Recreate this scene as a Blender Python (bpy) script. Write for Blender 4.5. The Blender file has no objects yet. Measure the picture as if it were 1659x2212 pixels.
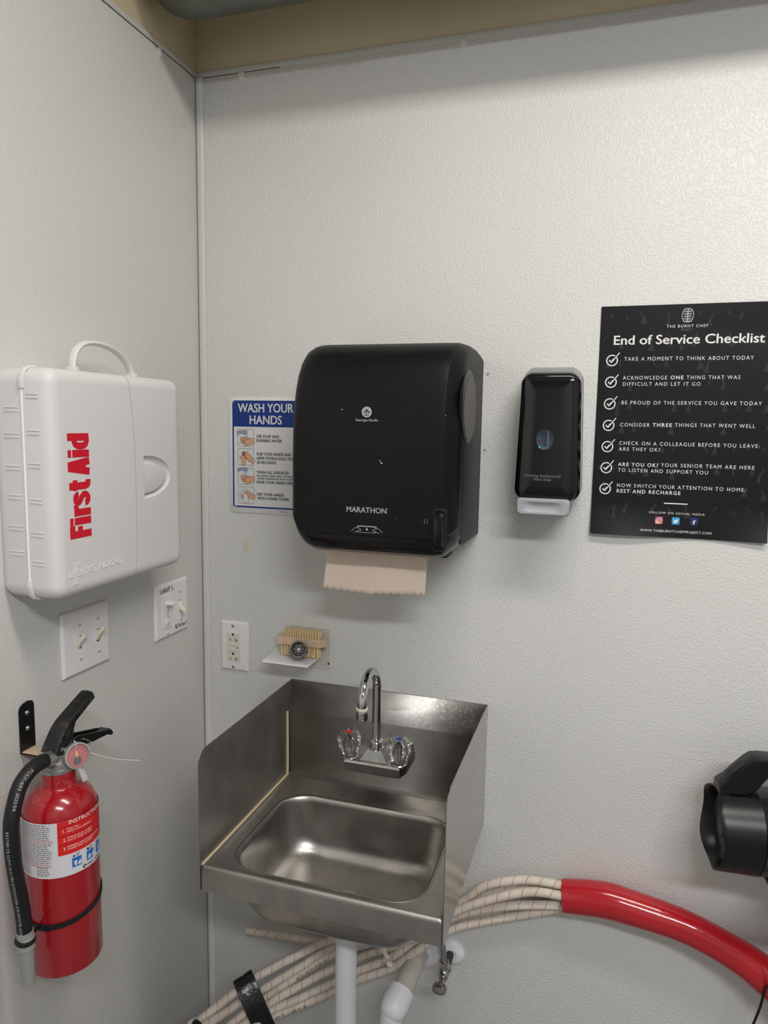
import bpy, bmesh, math, random
from mathutils import Matrix, Vector
random.seed(7)
S = bpy.context.scene
COL = S.collection
PI = math.pi

# ---------------------------------------------------------------- camera, light, exposure
cam_data = bpy.data.cameras.new('camera')
cam = bpy.data.objects.new('camera', cam_data); COL.objects.link(cam)
cam_data.sensor_fit = 'HORIZONTAL'; cam_data.sensor_width = 36.0
cam_data.lens = 1552.0 / 1659.0 * 36.0
cam_data.clip_start = 0.02
_r = (0.95362985, 0.30053678, 0.01636333); _u = (-0.05229078, 0.11189313, 0.99234349); _f = (-0.29640478, 0.94718402, -0.12241993)
cam.matrix_world = Matrix(((_r[0], _u[0], -_f[0], 0.86330), (_r[1], _u[1], -_f[1], -1.40109), (_r[2], _u[2], -_f[2], 1.62996), (0, 0, 0, 1)))
S.camera = cam

def area_light(name, loc, size, size_y, power, color, rot=(0, 0, 0)):
    d = bpy.data.lights.new(name, 'AREA'); d.shape = 'RECTANGLE'; d.size = size; d.size_y = size_y
    d.energy = power; d.color = color
    o = bpy.data.objects.new(name, d); COL.objects.link(o); o.location = loc; o.rotation_euler = rot
    return o
area_light('ceiling_lamp_near', (1.25, -0.95, 2.83), 1.2, 0.22, 19.5, (1.0, 0.955, 0.90))
area_light('ceiling_lamp_far', (1.7, -2.4, 2.83), 1.2, 0.25, 52, (0.95, 0.965, 1.0))

W = bpy.data.worlds.new('world'); S.world = W; W.use_nodes = True
W.node_tree.nodes['Background'].inputs[0].default_value = (0.6, 0.62, 0.65, 1)
W.node_tree.nodes['Background'].inputs[1].default_value = 0.05
S.view_settings.view_transform = 'Standard'; S.view_settings.look = 'None'
S.view_settings.exposure = 0.12; S.view_settings.gamma = 1.0
S.view_settings.use_curve_mapping = False

# ---------------------------------------------------------------- materials
def lin(h):
    if isinstance(h, str):
        c = [int(h[i:i + 2], 16) / 255 for i in (0, 2, 4)]
        return tuple(x / 12.92 if x <= .04045 else ((x + .055) / 1.055) ** 2.4 for x in c) + (1,)
    return tuple(h) + (1,)

class NT:
    def __init__(s, name):
        m = bpy.data.materials.new(name); m.use_nodes = True; s.m = m; s.t = m.node_tree; s.n = s.t.nodes; s.l = s.t.links
        s.p = s.n['Principled BSDF']
    def node(s, typ, **kw):
        x = s.n.new(typ)
        for k, v in sorted(kw.items(), key=lambda q: q[0][0] != '_'):
            if k.startswith('_'): setattr(x, k[1:], v)
            else: x.inputs[k.replace('__', ' ')].default_value = v
        return x
    def link(s, a, b): s.l.new(a, b)
    def obj(s, scale=(1, 1, 1)):
        tc = s.node('ShaderNodeTexCoord'); mp = s.node('ShaderNodeMapping'); mp.inputs['Scale'].default_value = scale
        s.link(tc.outputs['Object'], mp.inputs[0]); return mp.outputs[0]
    def ramp(s, fac, stops):
        r = s.node('ShaderNodeValToRGB'); e = r.color_ramp.elements
        while len(e) < len(stops): e.new(.5)
        for el, (p, c) in zip(e, stops): el.position = p; el.color = c if len(c) == 4 else tuple(c) + (1,)
        s.link(fac, r.inputs[0]); return r.outputs[0]
    def mix(s, fac, a, b, blend='MIX'):
        x = s.node('ShaderNodeMix', _data_type='RGBA', _blend_type=blend)
        for i, v in ((0, fac), (6, a), (7, b)):
            if hasattr(v, 'is_linked') or hasattr(v, 'links'): s.link(v, x.inputs[i])
            else: x.inputs[i].default_value = v
        return x.outputs[2]
    def math(s, op, a, b=None):
        x = s.node('ShaderNodeMath', _operation=op)
        for i, v in ((0, a), (1, b)):
            if v is None: continue
            if hasattr(v, 'links'): s.link(v, x.inputs[i])
            else: x.inputs[i].default_value = v
        return x.outputs[0]
    def bump(s, h, strength=.3, dist=.001):
        b = s.node('ShaderNodeBump', Strength=strength, Distance=dist); s.link(h, b.inputs['Height']); s.link(b.outputs[0], s.p.inputs['Normal'])
    def set(s, **kw):
        for k, v in kw.items(): s.p.inputs[k.replace('_', ' ')].default_value = v

def mat(name, col, rough=.5, metal=0., coat=0., noise=None, bump=None, trans=0., ior=1.45, var=None, spec=.5, sss=0.):
    q = NT(name); c = lin(col)
    q.set(Base_Color=c, Roughness=rough, Metallic=metal, IOR=ior)
    q.p.inputs['Coat Weight'].default_value = coat; q.p.inputs['Transmission Weight'].default_value = trans
    q.p.inputs['Specular IOR Level'].default_value = spec
    if var:      # (scale, amount)
        n = q.node('ShaderNodeTexNoise', Scale=var[0], Detail=6.); q.link(q.obj(), n.inputs['Vector'])
        d = tuple(x * (1 - var[1]) for x in c[:3]); e = tuple(min(1, x * (1 + var[1])) for x in c[:3])
        q.link(q.ramp(n.outputs[0], [(.3, d), (.7, e)]), q.p.inputs['Base Color'])
    if bump:     # (scale, strength, dist)
        n = q.node('ShaderNodeTexNoise', Scale=bump[0], Detail=3.); q.link(q.obj(), n.inputs['Vector'])
        q.bump(n.outputs[0], bump[1], bump[2])
    return q.m

def frp(name, col, strength):
    q = NT(name); q.set(Roughness=.40); q.p.inputs['Specular IOR Level'].default_value = .45
    v = q.obj((1, 1, .66))
    vo = q.node('ShaderNodeTexVoronoi', Scale=400., Smoothness=.3, Randomness=1., _feature='SMOOTH_F1'); q.link(v, vo.inputs['Vector'])
    dome = q.ramp(vo.outputs['Distance'], [(.0, (1, 1, 1)), (.28, (.72, .72, .72)), (.58, (0, 0, 0))])
    n = q.node('ShaderNodeTexNoise', Scale=260., Detail=2.); q.link(v, n.inputs['Vector'])
    h = q.mix(.42, dome, n.outputs[0])
    q.bump(h, strength, .0010)
    n2 = q.node('ShaderNodeTexNoise', Scale=2.2, Detail=3.); q.link(q.obj(), n2.inputs['Vector'])
    c = lin(col)
    q.link(q.ramp(n2.outputs[0], [(.3, tuple(x * .96 for x in c[:3])), (.7, c)]), q.p.inputs['Base Color'])
    return q.m

def steel(name, spots=False, dirt=.35, rl=.38, rh=.5):
    q = NT(name); q.set(Metallic=1.)
    n = q.node('ShaderNodeTexNoise', Scale=9., Detail=6.); q.link(q.obj((1, 1, 1)), n.inputs['Vector'])
    br = q.node('ShaderNodeTexNoise', Scale=260., Detail=2.); q.link(q.obj((1, .04, .04)), br.inputs['Vector'])
    base = q.ramp(n.outputs[0], [(.3, lin('a09d99')), (.7, lin('b0ada8'))])
    sm = q.node('ShaderNodeTexNoise', Scale=34., Detail=5.); q.link(q.obj((1, 1, .35)), sm.inputs['Vector'])
    base = q.mix(q.ramp(sm.outputs[0], [(.5, (0, 0, 0)), (.72, (.4, .4, .4))]), base, lin('c4bcb0'))
    sp = q.node('ShaderNodeTexNoise', Scale=330., Detail=2.); q.link(q.obj((1, 1, 1)), sp.inputs['Vector'])
    spk = q.ramp(sp.outputs[0], [(.65, (0, 0, 0)), (.71, (1, 1, 1))])
    base = q.mix(q.math('MULTIPLY', spk, dirt), base, lin('c8c3b8'))
    r = q.ramp(n.outputs[0], [(.3, (rl, rl, rl)), (.75, (rh, rh, rh))])
    if spots:   # dried water marks on the right of the splash back
        v = q.obj()
        vo = q.node('ShaderNodeTexVoronoi', Scale=135., Randomness=1.); q.link(v, vo.inputs['Vector'])
        ring = q.ramp(vo.outputs['Distance'], [(.2, (.55, .55, .55)), (.30, (1, 1, 1)), (.4, (.8, .8, .8)), (.45, (0, 0, 0))])
        pick = q.ramp(vo.outputs['Color'], [(.30, (0, 0, 0)), (.33, (1, 1, 1))])
        sep = q.node('ShaderNodeSeparateXYZ'); q.link(v, sep.inputs[0])
        mx = q.ramp(sep.outputs[0], [(.02, (0, 0, 0)), (.12, (1, 1, 1))]); mz = q.ramp(sep.outputs[2], [(.192, (0, 0, 0)), (.197, (1, 1, 1))])
        f = q.math('MULTIPLY', q.math('MULTIPLY', ring, pick), q.math('MULTIPLY', mx, mz))
        base = q.mix(q.math('MULTIPLY', f, .75), base, lin('cfc9bf'))
    q.link(base, q.p.inputs['Base Color']); q.link(r, q.p.inputs['Roughness'])
    q.bump(br.outputs[0], .06, .0004)
    q.p.inputs['Anisotropic'].default_value = .3
    return q.m

def speckled(name, col, rough, dust, thr, zmin=None, coat=0., spec=.5):
    q = NT(name); q.set(Roughness=rough); q.p.inputs['Specular IOR Level'].default_value = spec; q.p.inputs['Coat Weight'].default_value = coat
    v = q.obj()
    a = q.node('ShaderNodeTexNoise', Scale=900., Detail=2.); q.link(v, a.inputs['Vector'])
    b = q.node('ShaderNodeTexNoise', Scale=55., Detail=3.); q.link(v, b.inputs['Vector'])
    s_ = q.math('ADD', a.outputs[0], q.math('MULTIPLY', b.outputs[0], .55))
    f = q.ramp(s_, [(min(.94, thr), (0, 0, 0)), (min(1., thr + .06), (1, 1, 1))])
    if zmin is not None:
        sep = q.node('ShaderNodeSeparateXYZ'); q.link(v, sep.inputs[0])
        f = q.math('MULTIPLY', f, q.ramp(q.math('SUBTRACT', sep.outputs[2], zmin), [(0, (0, 0, 0)), (.03, (1, 1, 1))]))
    q.link(q.mix(f, lin(col), lin(dust)), q.p.inputs['Base Color'])
    return q.m

def braided(name):          # white braid with a thin red tracer winding round the hose; u along in metres, v round it
    q = NT(name); q.set(Roughness=.42)
    tc = q.node('ShaderNodeTexCoord'); sep = q.node('ShaderNodeSeparateXYZ'); q.link(tc.outputs['UV'], sep.inputs[0])
    u, v = sep.outputs[0], sep.outputs[1]
    w = q.math('FRACT', q.math('ADD', q.math('MULTIPLY', u, 1 / .027), v))
    red = q.math('MULTIPLY', q.math('LESS_THAN', w, .042), q.math('GREATER_THAN', u, .0001))
    a = q.math('ABSOLUTE', q.math('SINE', q.math('ADD', q.math('MULTIPLY', u, 1500.), q.math('MULTIPLY', v, 2 * PI * 8))))
    b = q.math('ABSOLUTE', q.math('SINE', q.math('SUBTRACT', q.math('MULTIPLY', u, 1500.), q.math('MULTIPLY', v, 2 * PI * 8))))
    h = q.math('MULTIPLY', a, b)
    n = q.node('ShaderNodeTexNoise', Scale=14., Detail=3.); q.link(q.obj(), n.inputs['Vector'])
    base = q.mix(h, lin('cbbba8'), lin('f4f0e8'))
    base = q.mix(q.ramp(n.outputs[0], [(.45, (0, 0, 0)), (.75, (.45, .45, .45))]), base, lin('b59a7c'))
    q.link(q.mix(red, base, lin('b04a3a')), q.p.inputs['Base Color'])
    q.bump(h, .5, .0008)
    return q.m

def clear(name, col=(1, 1, 1), mixf=.3, rough=.25):    # thin clear plastic sheet
    q = NT(name); q.set(Base_Color=lin(col), Roughness=rough)
    t = q.node('ShaderNodeBsdfTransparent'); m = q.node('ShaderNodeMixShader'); m.inputs[0].default_value = mixf
    q.link(t.outputs[0], m.inputs[1]); q.link(q.p.outputs[0], m.inputs[2]); q.link(m.outputs[0], q.n['Material Output'].inputs[0])
    return q.m

def perforated(name):
    q = NT(name); q.set(Roughness=.35, Metallic=.6)
    tc = q.node('ShaderNodeTexCoord'); mp = q.node('ShaderNodeMapping'); mp.inputs['Scale'].default_value = (1, 1, 1); q.link(tc.outputs['UV'], mp.inputs[0])
    vo = q.node('ShaderNodeTexVoronoi', Scale=430., Randomness=0.15); q.link(mp.outputs[0], vo.inputs['Vector'])
    f = q.ramp(vo.outputs['Distance'], [(.33, (0, 0, 0)), (.38, (1, 1, 1))])
    q.link(q.mix(f, lin('040404'), lin('3a3a3a')), q.p.inputs['Base Color'])
    return q.m

M = dict(
    frp_back=frp('panel_white_pebbled_back', 'dad9d5', .8), frp_left=frp('panel_white_pebbled_left', 'd8d7d2', .4),
    tan=mat('tan_painted_wall', 'cabd9e', .55, var=(3., .08), bump=(40, .1, .002)),
    trim=mat('white_vinyl_trim', 'cac8c4', .4), rivet=mat('white_rivet', 'd6d4ce', .4),
    ceil=mat('ceiling_white', 'd8d6d0', .8), floor=mat('floor_grey', '7c7b79', .5, var=(20, .1)), far=mat('far_wall_paint', 'b4b4b2', .7),
    gap=mat('dark_gap', '55524d', .8), duct=mat('galvanised_duct', '6d6f68', .45, metal=.7, var=(12., .25), bump=(30, .2, .004)),
    kit=mat('white_case_plastic', 'dbd8d6', .42, spec=.4), kitseam=mat('case_seam', 'b9b5b0', .6), kithinge=mat('white_hinge_rod', 'f0efec', .35),
    redprint=mat('red_print', 'd0142c', .5), plate=mat('white_switch_plate', 'e2dfe0', .35), ivory=mat('ivory_toggle', 'dcd8c4', .35),
    slot=mat('dark_slot', '17150f', .8), screwwhite=mat('painted_screw', 'cfccc8', .35), screw=mat('zinc_screw', 'b9bcc0', .3, metal=1.), ink=mat('black_marker', '121216', .6),
    insert=mat('almond_outlet', 'd6d2c2', .35), signwhite=mat('sign_white', 'd9d8d5', .3), blue=mat('sign_blue', '17357f', .35), darkprint=mat('dark_grey_print', '33353a', .5),
    tap=mat('print_tap_grey', '8f9ab2', .5), water=mat('print_water_blue', '5c9fce', .5), skin=mat('print_skin', 'd8a182', .5), foamprint=mat('print_green', '8cc39a', .5),
    satin=speckled('black_satin_plastic', '0a0a0c', .42, '1c1b1a', 1.02, spec=.25), satingrey=mat('charcoal_side_plastic', '1c1c1d', .5, spec=.35, bump=(600, .08, .0004)),
    gloss=mat('black_gloss_plastic', '08080a', .12, coat=.3), gloss2=mat('black_polished_plastic', '0a0a0c', .2), greyprint=mat('grey_print', 'a6a7ac', .5), dimprint=mat('dim_grey_print', '77777a', .5),
    smoke=mat('smoked_window', '141415', .3, spec=.3), rollgrey=mat('roll_seen_through_window', '6d6b66', .6, bump=(300, .1, .001)), chip=mat('pale_chip', 'bdb6a6', .6),
    paper=mat('brown_paper_towel', 'e8d4c2', .9, var=(380., .07), bump=(300, .2, .0006)),
    soapgrey=mat('grey_soap_back', '9b9b9b', .4), lever=mat('grey_push_lever', 'a3a3a8', .45), soapwin=mat('sight_window', '2d3640', .08, coat=.5), soapblue=mat('blue_soap_level', '3d5f78', .1),
    poster=mat('poster_black', '111113', .38, spec=.35), ghost=mat('poster_ghost_print', '2f2f33', .4, spec=.35), posterw=mat('poster_white_print', 'e6e4e2', .5), posterg=mat('poster_grey_print', '6c6b6b', .5), posterback=mat('poster_paper_edge', 'c9c8c4', .6),
    ig1=mat('icon_pink', 'cf4a76', .5), ig2=mat('icon_orange', 'eeb275', .5), ig3=mat('icon_violet', '6d3c98', .5), tw=mat('icon_sky_blue', '2b9cd2', .5), fb=mat('icon_navy', '1d2e63', .5),
    acryl=clear('clear_acrylic_plate', 'd9d3bd', .15, .3), shelfw=mat('white_acrylic_shelf', 'eeeeee', .3), wood=mat('pale_brush_wood', 'd4b798', .55, var=(40., .12)), bristle=mat('straw_bristle', 'dfc595', .7),
    cupm=mat('dull_cup_metal', '9c988f', .3, metal=.9), cupdark=mat('dark_cup_inside', '6e6b67', .35, metal=.8),
    steel=steel('stainless_steel'), steelspot=steel('stainless_steel_water_marked', True), bowl=steel('stainless_bowl', dirt=.15, rl=.3, rh=.4), steelside=steel('stainless_side_guard', dirt=.12, rl=.14, rh=.2), caulk=mat('cream_caulk', 'c4b794', .6),
    chrome=mat('chrome', 'c9cacc', .07, metal=1.), chromedull=mat('chrome_water_marked', 'b4b3b0', .2, metal=1., var=(60, .12)), scale=mat('limescale', 'cfcdb4', .7),
    acrylic=mat('clear_acrylic_knob', 'ffffff', .03, trans=1., ior=1.49), hot=mat('red_knob_mark', 'c92a2a', .4), cold=mat('blue_knob_mark', '27417f', .4), rubberblack=mat('black_rubber', '131315', .5, var=(30, .15)),
    red=speckled('red_extinguisher_paint', '9e0c19', .22, 'c98a80', .93, zmin=.262, coat=.5), labelwhite=mat('label_white', 'd2d0d2', .45), labelred=mat('label_red', 'd2201f', .45), labelline=mat('label_dark_red_rule', '6a0d12', .5), labeltext=mat('label_small_print', '5f5d5e', .5), labelpink=mat('label_red_small_print', 'b5474b', .5), labelblue=mat('label_blue', '1f6cc0', .45), whiteprint=mat('white_print', 'e9dfdc', .5),
    valve=mat('cast_valve_metal', 'a7a6a2', .38, metal=.85), blackmetal=mat('black_bracket_metal', '0e0e10', .35), dustlever=speckled('dusty_black_lever', '0c0c0e', .3, '77736e', .985), dust=mat('beige_dust', 'c2ab94', .95, bump=(500, .5, .001)),
    gaugecup=mat('silver_gauge_cup', 'b9b8b5', .35, metal=.5), gaugeface=mat('gauge_face_red', 'b0494a', .4), gaugedark=mat('gauge_dark', '33302c', .5), gold=mat('gauge_needle', 'd6a938', .4), lens=clear('gauge_lens', 'ffffff', .12, .05),
    seal=mat('white_nylon', 'e4e3e0', .5), nozzle=mat('grey_nozzle', '9a9a94', .45, metal=.2), hoseprint=mat('hose_print', 'a9a9aa', .6),
    pvc=mat('white_pvc', 'd9d9dc', .4, var=(30, .03)), pvcdirty=mat('primed_pvc', 'b9b4a8', .45, var=(40, .1)), esc=mat('white_escutcheon', 'dcdde2', .35), dark=mat('dark_pipe', '39352f', .6, var=(60, .2)),
    flex=mat('grey_braided_supply', '8b8b89', .35, metal=.7, bump=(900, .5, .0006)),
    braid=braided('white_braided_hose'), tape=mat('black_vinyl_tape', '0c0c0e', .25, bump=(45, .5, .004)), sleeve=mat('red_vinyl_sleeve', 'b01c25', .17, coat=.4, bump=(22, .22, .006), var=(8, .06)), hosemark=mat('hose_black_print', '2b2622', .7),
    spk=mat('speaker_black', '0d0d0f', .34), spk2=mat('speaker_dark_grey', '232325', .45), mesh=perforated('speaker_grille'), cord=mat('black_cord', '0c0c0c', .5), shelfsteel=steel('shelf_steel'),
    stain=mat('yellowed_glue', 'd0cbb6', .45), tack=mat('nail_hole', 'a59f95', .8),
)

# ---------------------------------------------------------------- mesh builder
_txt = {}
def glyphs(s, spacing=1., offset=0., shear=0.):
    key = (s, spacing, offset, shear)
    if key not in _txt:
        c = bpy.data.curves.new('t', 'FONT'); c.body = s; c.size = 1; c.space_character = spacing; c.offset = offset; c.shear = shear; c.resolution_u = 3
        c.fill_mode = 'FRONT' if hasattr(c, 'fill_mode') else c.fill_mode
        o = bpy.data.objects.new('t', c); COL.objects.link(o); bpy.context.view_layer.update()
        me = bpy.data.meshes.new_from_object(o)
        _txt[key] = ([v.co[:2] for v in me.vertices], [tuple(p.vertices) for p in me.polygons])
        bpy.data.objects.remove(o); bpy.data.curves.remove(c); bpy.data.meshes.remove(me)
    return _txt[key]

def rrect(w, h, r, n=5, cx=0., cy=0.):
    r = max(1e-5, min(r, w / 2 - 1e-5, h / 2 - 1e-5)); out = []
    for k, (sx, sy) in enumerate(((1, 1), (-1, 1), (-1, -1), (1, -1))):
        for i in range(n + 1):
            a = k * PI / 2 + i * PI / 2 / n
            out.append((cx + sx * (w / 2 - r) + r * math.cos(a), cy + sy * (h / 2 - r) + r * math.sin(a)))
    return out
def circ(r, n=32, cx=0., cy=0., ry=None):
    return [(cx + r * math.cos(2 * PI * i / n), cy + (ry or r) * math.sin(2 * PI * i / n)) for i in range(n)]

def catmull(pts, n=8):
    P = [Vector(p) for p in pts]
    if len(P) < 3: return P
    E = [P[0] * 2 - P[1]] + P + [P[-1] * 2 - P[-2]]; out = []
    for i in range(1, len(E) - 2):
        a, b, c, d = E[i - 1:i + 3]
        for k in range(n):
            t = k / n
            out.append(.5 * ((2 * b) + (c - a) * t + (2 * a - 5 * b + 4 * c - d) * t * t + (3 * b - a - 3 * c + d) * t ** 3))
    out.append(P[-1]); return out

class MB:
    def __init__(s, T=None): s.v = []; s.f = []; s.mi = []; s.sm = []; s.uv = {}; s.mats = []; s.T = T
    def m(s, mm):
        if mm not in s.mats: s.mats.append(mm)
        return s.mats.index(mm)
    def add(s, vs, fs, mm, smooth=True, uvs=None, fn=None):
        b = len(s.v); k = s.m(mm)
        for p in vs:
            p = Vector(fn(p)) if fn else Vector(p)
            s.v.append(s.T @ p if s.T else p)
        for i, f in enumerate(fs):
            if uvs: s.uv[len(s.f)] = uvs[i]
            s.f.append(tuple(b + x for x in f)); s.mi.append(k); s.sm.append(smooth)
        return s
    def loft(s, rings, mm, cap0=True, cap1=True, closed=True, smooth=True, fn=None, uv=False):
        n = len(rings[0]); vs = [p for r in rings for p in r]; fs = []; uvs = []
        for j in range(len(rings) - 1):
            for i in range(n if closed else n - 1):
                i2 = (i + 1) % n
                fs.append((j * n + i, j * n + i2, (j + 1) * n + i2, (j + 1) * n + i))
        if cap0: fs.append(tuple(reversed(range(n))))
        if cap1: fs.append(tuple((len(rings) - 1) * n + i for i in range(n)))
        return s.add(vs, fs, mm, smooth, fn=fn)
    def slab(s, outf, layers, mm, **kw):      # outf(inset) -> outline, layers = [(inset, z)]
        return s.loft([[(x, y, z) for x, y in outf(i)] for i, z in layers], mm, **kw)
    def rslab(s, w, h, r, layers, mm, cx=0., cy=0., n=5, **kw):
        return s.slab(lambda i: rrect(w - 2 * i, h - 2 * i, r - i, n, cx, cy), layers, mm, **kw)
    def box(s, c, sz, mm, r=.001, n=2, fn=None):
        x, y, z = c; w, h, d = sz; r = min(r, d / 2.01, w / 2.01, h / 2.01)
        return s.rslab(w, h, r, [(r, z - d / 2), (r * .3, z - d / 2 + r * .3), (0, z - d / 2 + r), (0, z + d / 2 - r), (r * .3, z + d / 2 - r * .3), (r, z + d / 2)], mm, cx=x, cy=y, n=n, fn=fn)
    def lathe(s, prof, mm, o=(0, 0, 0), axis=(0, 0, 1), n=28, cap0=True, cap1=True, ref=None, lobes=None):
        a = Vector(axis).normalized(); h = Vector(ref) if ref else (Vector((0, 0, 1)) if abs(a.z) < .9 else Vector((1, 0, 0)))
        e1 = (h - a * h.dot(a)).normalized(); e2 = a.cross(e1); o = Vector(o)
        rings = []
        for r, z in prof:
            ring = []
            for i in range(n):
                t = 2 * PI * i / n; rr = r * (lobes(t, z) if lobes else 1)
                ring.append(o + a * z + e1 * rr * math.cos(t) + e2 * rr * math.sin(t))
            rings.append(ring)
        return s.loft(rings, mm, cap0, cap1)
    def tube(s, pts, r, mm, n=12, caps=True, flat=None, up=None, sm=8):
        P = catmull(pts, sm) if sm else [Vector(p) for p in pts]
        N = len(P); T = [(P[min(i + 1, N - 1)] - P[max(i - 1, 0)]).normalized() for i in range(N)]
        x = Vector(up) if up else (Vector((0, 0, 1)) if abs(T[0].z) < .9 else Vector((1, 0, 0)))
        vs = []; fs = []; uvs = []; L = 0
        fr = []
        for i in range(N):
            x = (x - T[i] * x.dot(T[i])).normalized(); y = T[i].cross(x); fr.append((x.copy(), y))
            if i: L += (P[i] - P[i - 1]).length
            t = i / (N - 1); rr = r(t) if callable(r) else r
            ra, rb = (rr, rr) if not flat else (rr * flat[0], rr * flat[1])
            for k in range(n):
                a = 2 * PI * k / n; vs.append(P[i] + x * ra * math.cos(a) + y * rb * math.sin(a))
            if i:
                for k in range(n):
                    k2 = (k + 1) % n; fs.append(((i - 1) * n + k, (i - 1) * n + k2, i * n + k2, i * n + k))
                    l0 = L - (P[i] - P[i - 1]).length
                    uvs.append(((l0, k / n), (l0, (k + 1) / n), (L, (k + 1) / n), (L, k / n)))
        if caps:
            fs.append(tuple(reversed(range(n)))); uvs.append(tuple((0, 0) for _ in range(n)))
            fs.append(tuple((N - 1) * n + k for k in range(n))); uvs.append(tuple((0, 0) for _ in range(n)))
        s.add(vs, fs, mm, True, uvs); return P, fr
    def poly(s, pts, z, mm, fn=None): return s.add([(x, y, z) for x, y in pts], [tuple(range(len(pts)))], mm, False, fn=fn)
    def stroke(s, pts, w, z, mm, close=False, fn=None):
        P = [Vector((a, b)) for a, b in pts]
        if close: P = P + [P[0]]
        N = len(P); vs = []; fs = []
        for i in range(N):
            if close and i in (0, N - 1): d = P[1] - P[N - 2]
            else: d = P[min(i + 1, N - 1)] - P[max(i - 1, 0)]
            nrm = Vector((-d.y, d.x)).normalized() * w / 2
            vs += [(P[i].x + nrm.x, P[i].y + nrm.y, z), (P[i].x - nrm.x, P[i].y - nrm.y, z)]
            if i: fs.append((2 * i - 2, 2 * i - 1, 2 * i + 1, 2 * i))
        return s.add(vs, fs, mm, False, fn=fn)
    def ringf(s, a, b, z, mm, fn=None):
        n = len(a); return s.add([(x, y, z) for x, y in a] + [(x, y, z) for x, y in b], [(i, (i + 1) % n, n + (i + 1) % n, n + i) for i in range(n)], mm, False, fn=fn)
    def text(s, t, x0, x1, base, cap, z, mm, bold=0., spacing=1., shear=0., fn=None, rot=False, slope=0., depth=0.):
        """fit the string between x0 and x1 with capital height cap; rot: reads upward"""
        if bold and not depth:
            kb = cap * .62 * bold * 1.25; kx = kb if not fn or abs(x0) < 1 else kb * 180 / (PI * .055)
            for i, (dx, dy) in enumerate(((1, 0), (-1, 0), (0, .7), (0, -.7))): s.text(t, x0 + dx * kx, x1 + dx * kx if x1 is not None else None, base + dy * kb, cap, z + .00002 * (i + 1), mm, 0, spacing, shear, fn, rot, slope)
        vs, fs = glyphs(t, spacing, 0, shear); cv, _ = glyphs('H', 1, 0)
        xa = min(v[0] for v in vs); xb = max(v[0] for v in vs); hc = max(v[1] for v in cv)
        k = (x1 - x0) / (xb - xa) if x1 is not None else cap / hc; ky = cap / hc
        out = []
        for x, y in vs:
            X = x0 + (x - xa) * k; Y = base + y * ky + slope * (X - x0)
            out.append((X, Y, z) if not rot else (base - y * ky, X, z))
        if rot: fs = fs
        s.add(out, fs, mm, False, fn=fn)
        if depth:
            edges = {}
            for f in fs:
                for i in range(len(f)):
                    e = (f[i], f[(i + 1) % len(f)]); edges[e] = 1
            side = [e for e in edges if (e[1], e[0]) not in edges]
            b = [(p[0], p[1], z - depth) for p in out]; N = len(out)
            s.add(out + b, [(i, N + i, N + j, j) for i, j in side], mm, False, fn=fn)
        return s
    def build(s, name, parent=None, angle=38, solid=0., flat=False):
        me = bpy.data.meshes.new(name); me.from_pydata([tuple(v) for v in s.v], [], s.f)
        for mm in s.mats: me.materials.append(mm)
        me.polygons.foreach_set('material_index', s.mi); me.polygons.foreach_set('use_smooth', s.sm)
        if s.uv:
            ul = me.uv_layers.new(name='UVMap')
            for fi, cs in s.uv.items():
                p = me.polygons[fi]
                for li, c in zip(p.loop_indices, cs): ul.data[li].uv = c
        if not solid:
            bm = bmesh.new(); bm.from_mesh(me); bmesh.ops.delete(bm, geom=[v for v in bm.verts if not v.link_faces], context='VERTS')
            if not flat: bmesh.ops.recalc_face_normals(bm, faces=bm.faces)
            bm.to_mesh(me); bm.free()
        me.validate(); me.update(); me.set_sharp_from_angle(angle=math.radians(angle))
        o = bpy.data.objects.new(name, me); COL.objects.link(o)
        if parent: o.parent = parent
        if solid:
            md = o.modifiers.new('solid', 'SOLIDIFY'); md.thickness = solid; md.offset = 1
        return o

FRAME = {'back': (PI / 2, 0, 0), 'left': (PI / 2, 0, PI / 2), 'world': (0, 0, 0)}
def tag(o, label, cat, group=None):
    o['label'] = label; o['category'] = cat
    if group: o['group'] = group
    return o
def thing(name, label, cat, loc=(0, 0, 0), frame='world', group=None):
    o = bpy.data.objects.new(name, None); COL.objects.link(o); o.location = loc; o.rotation_euler = FRAME[frame]; o.empty_display_size = .02
    return tag(o, label, cat, group)
def struct(name, mb):
    o = mb.build(name); o['kind'] = 'structure'; return o
def copy_thing(o, parent=None):
    c = o.copy(); COL.objects.link(c); c.parent = parent
    for ch in list(o.children): copy_thing(ch, c)
    return c
def cut(o, cutter):
    md = o.modifiers.new('cut', 'BOOLEAN'); md.object = cutter; md.operation = 'DIFFERENCE'; md.solver = 'EXACT'
    bpy.context.view_layer.update()
    dg = bpy.context.evaluated_depsgraph_get(); me = bpy.data.meshes.new_from_object(o.evaluated_get(dg))
    o.modifiers.clear(); o.data = me; bpy.data.objects.remove(cutter)
    me.set_sharp_from_angle(angle=math.radians(38))
def TW(loc): return Matrix.Translation(-Vector(loc))

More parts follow.
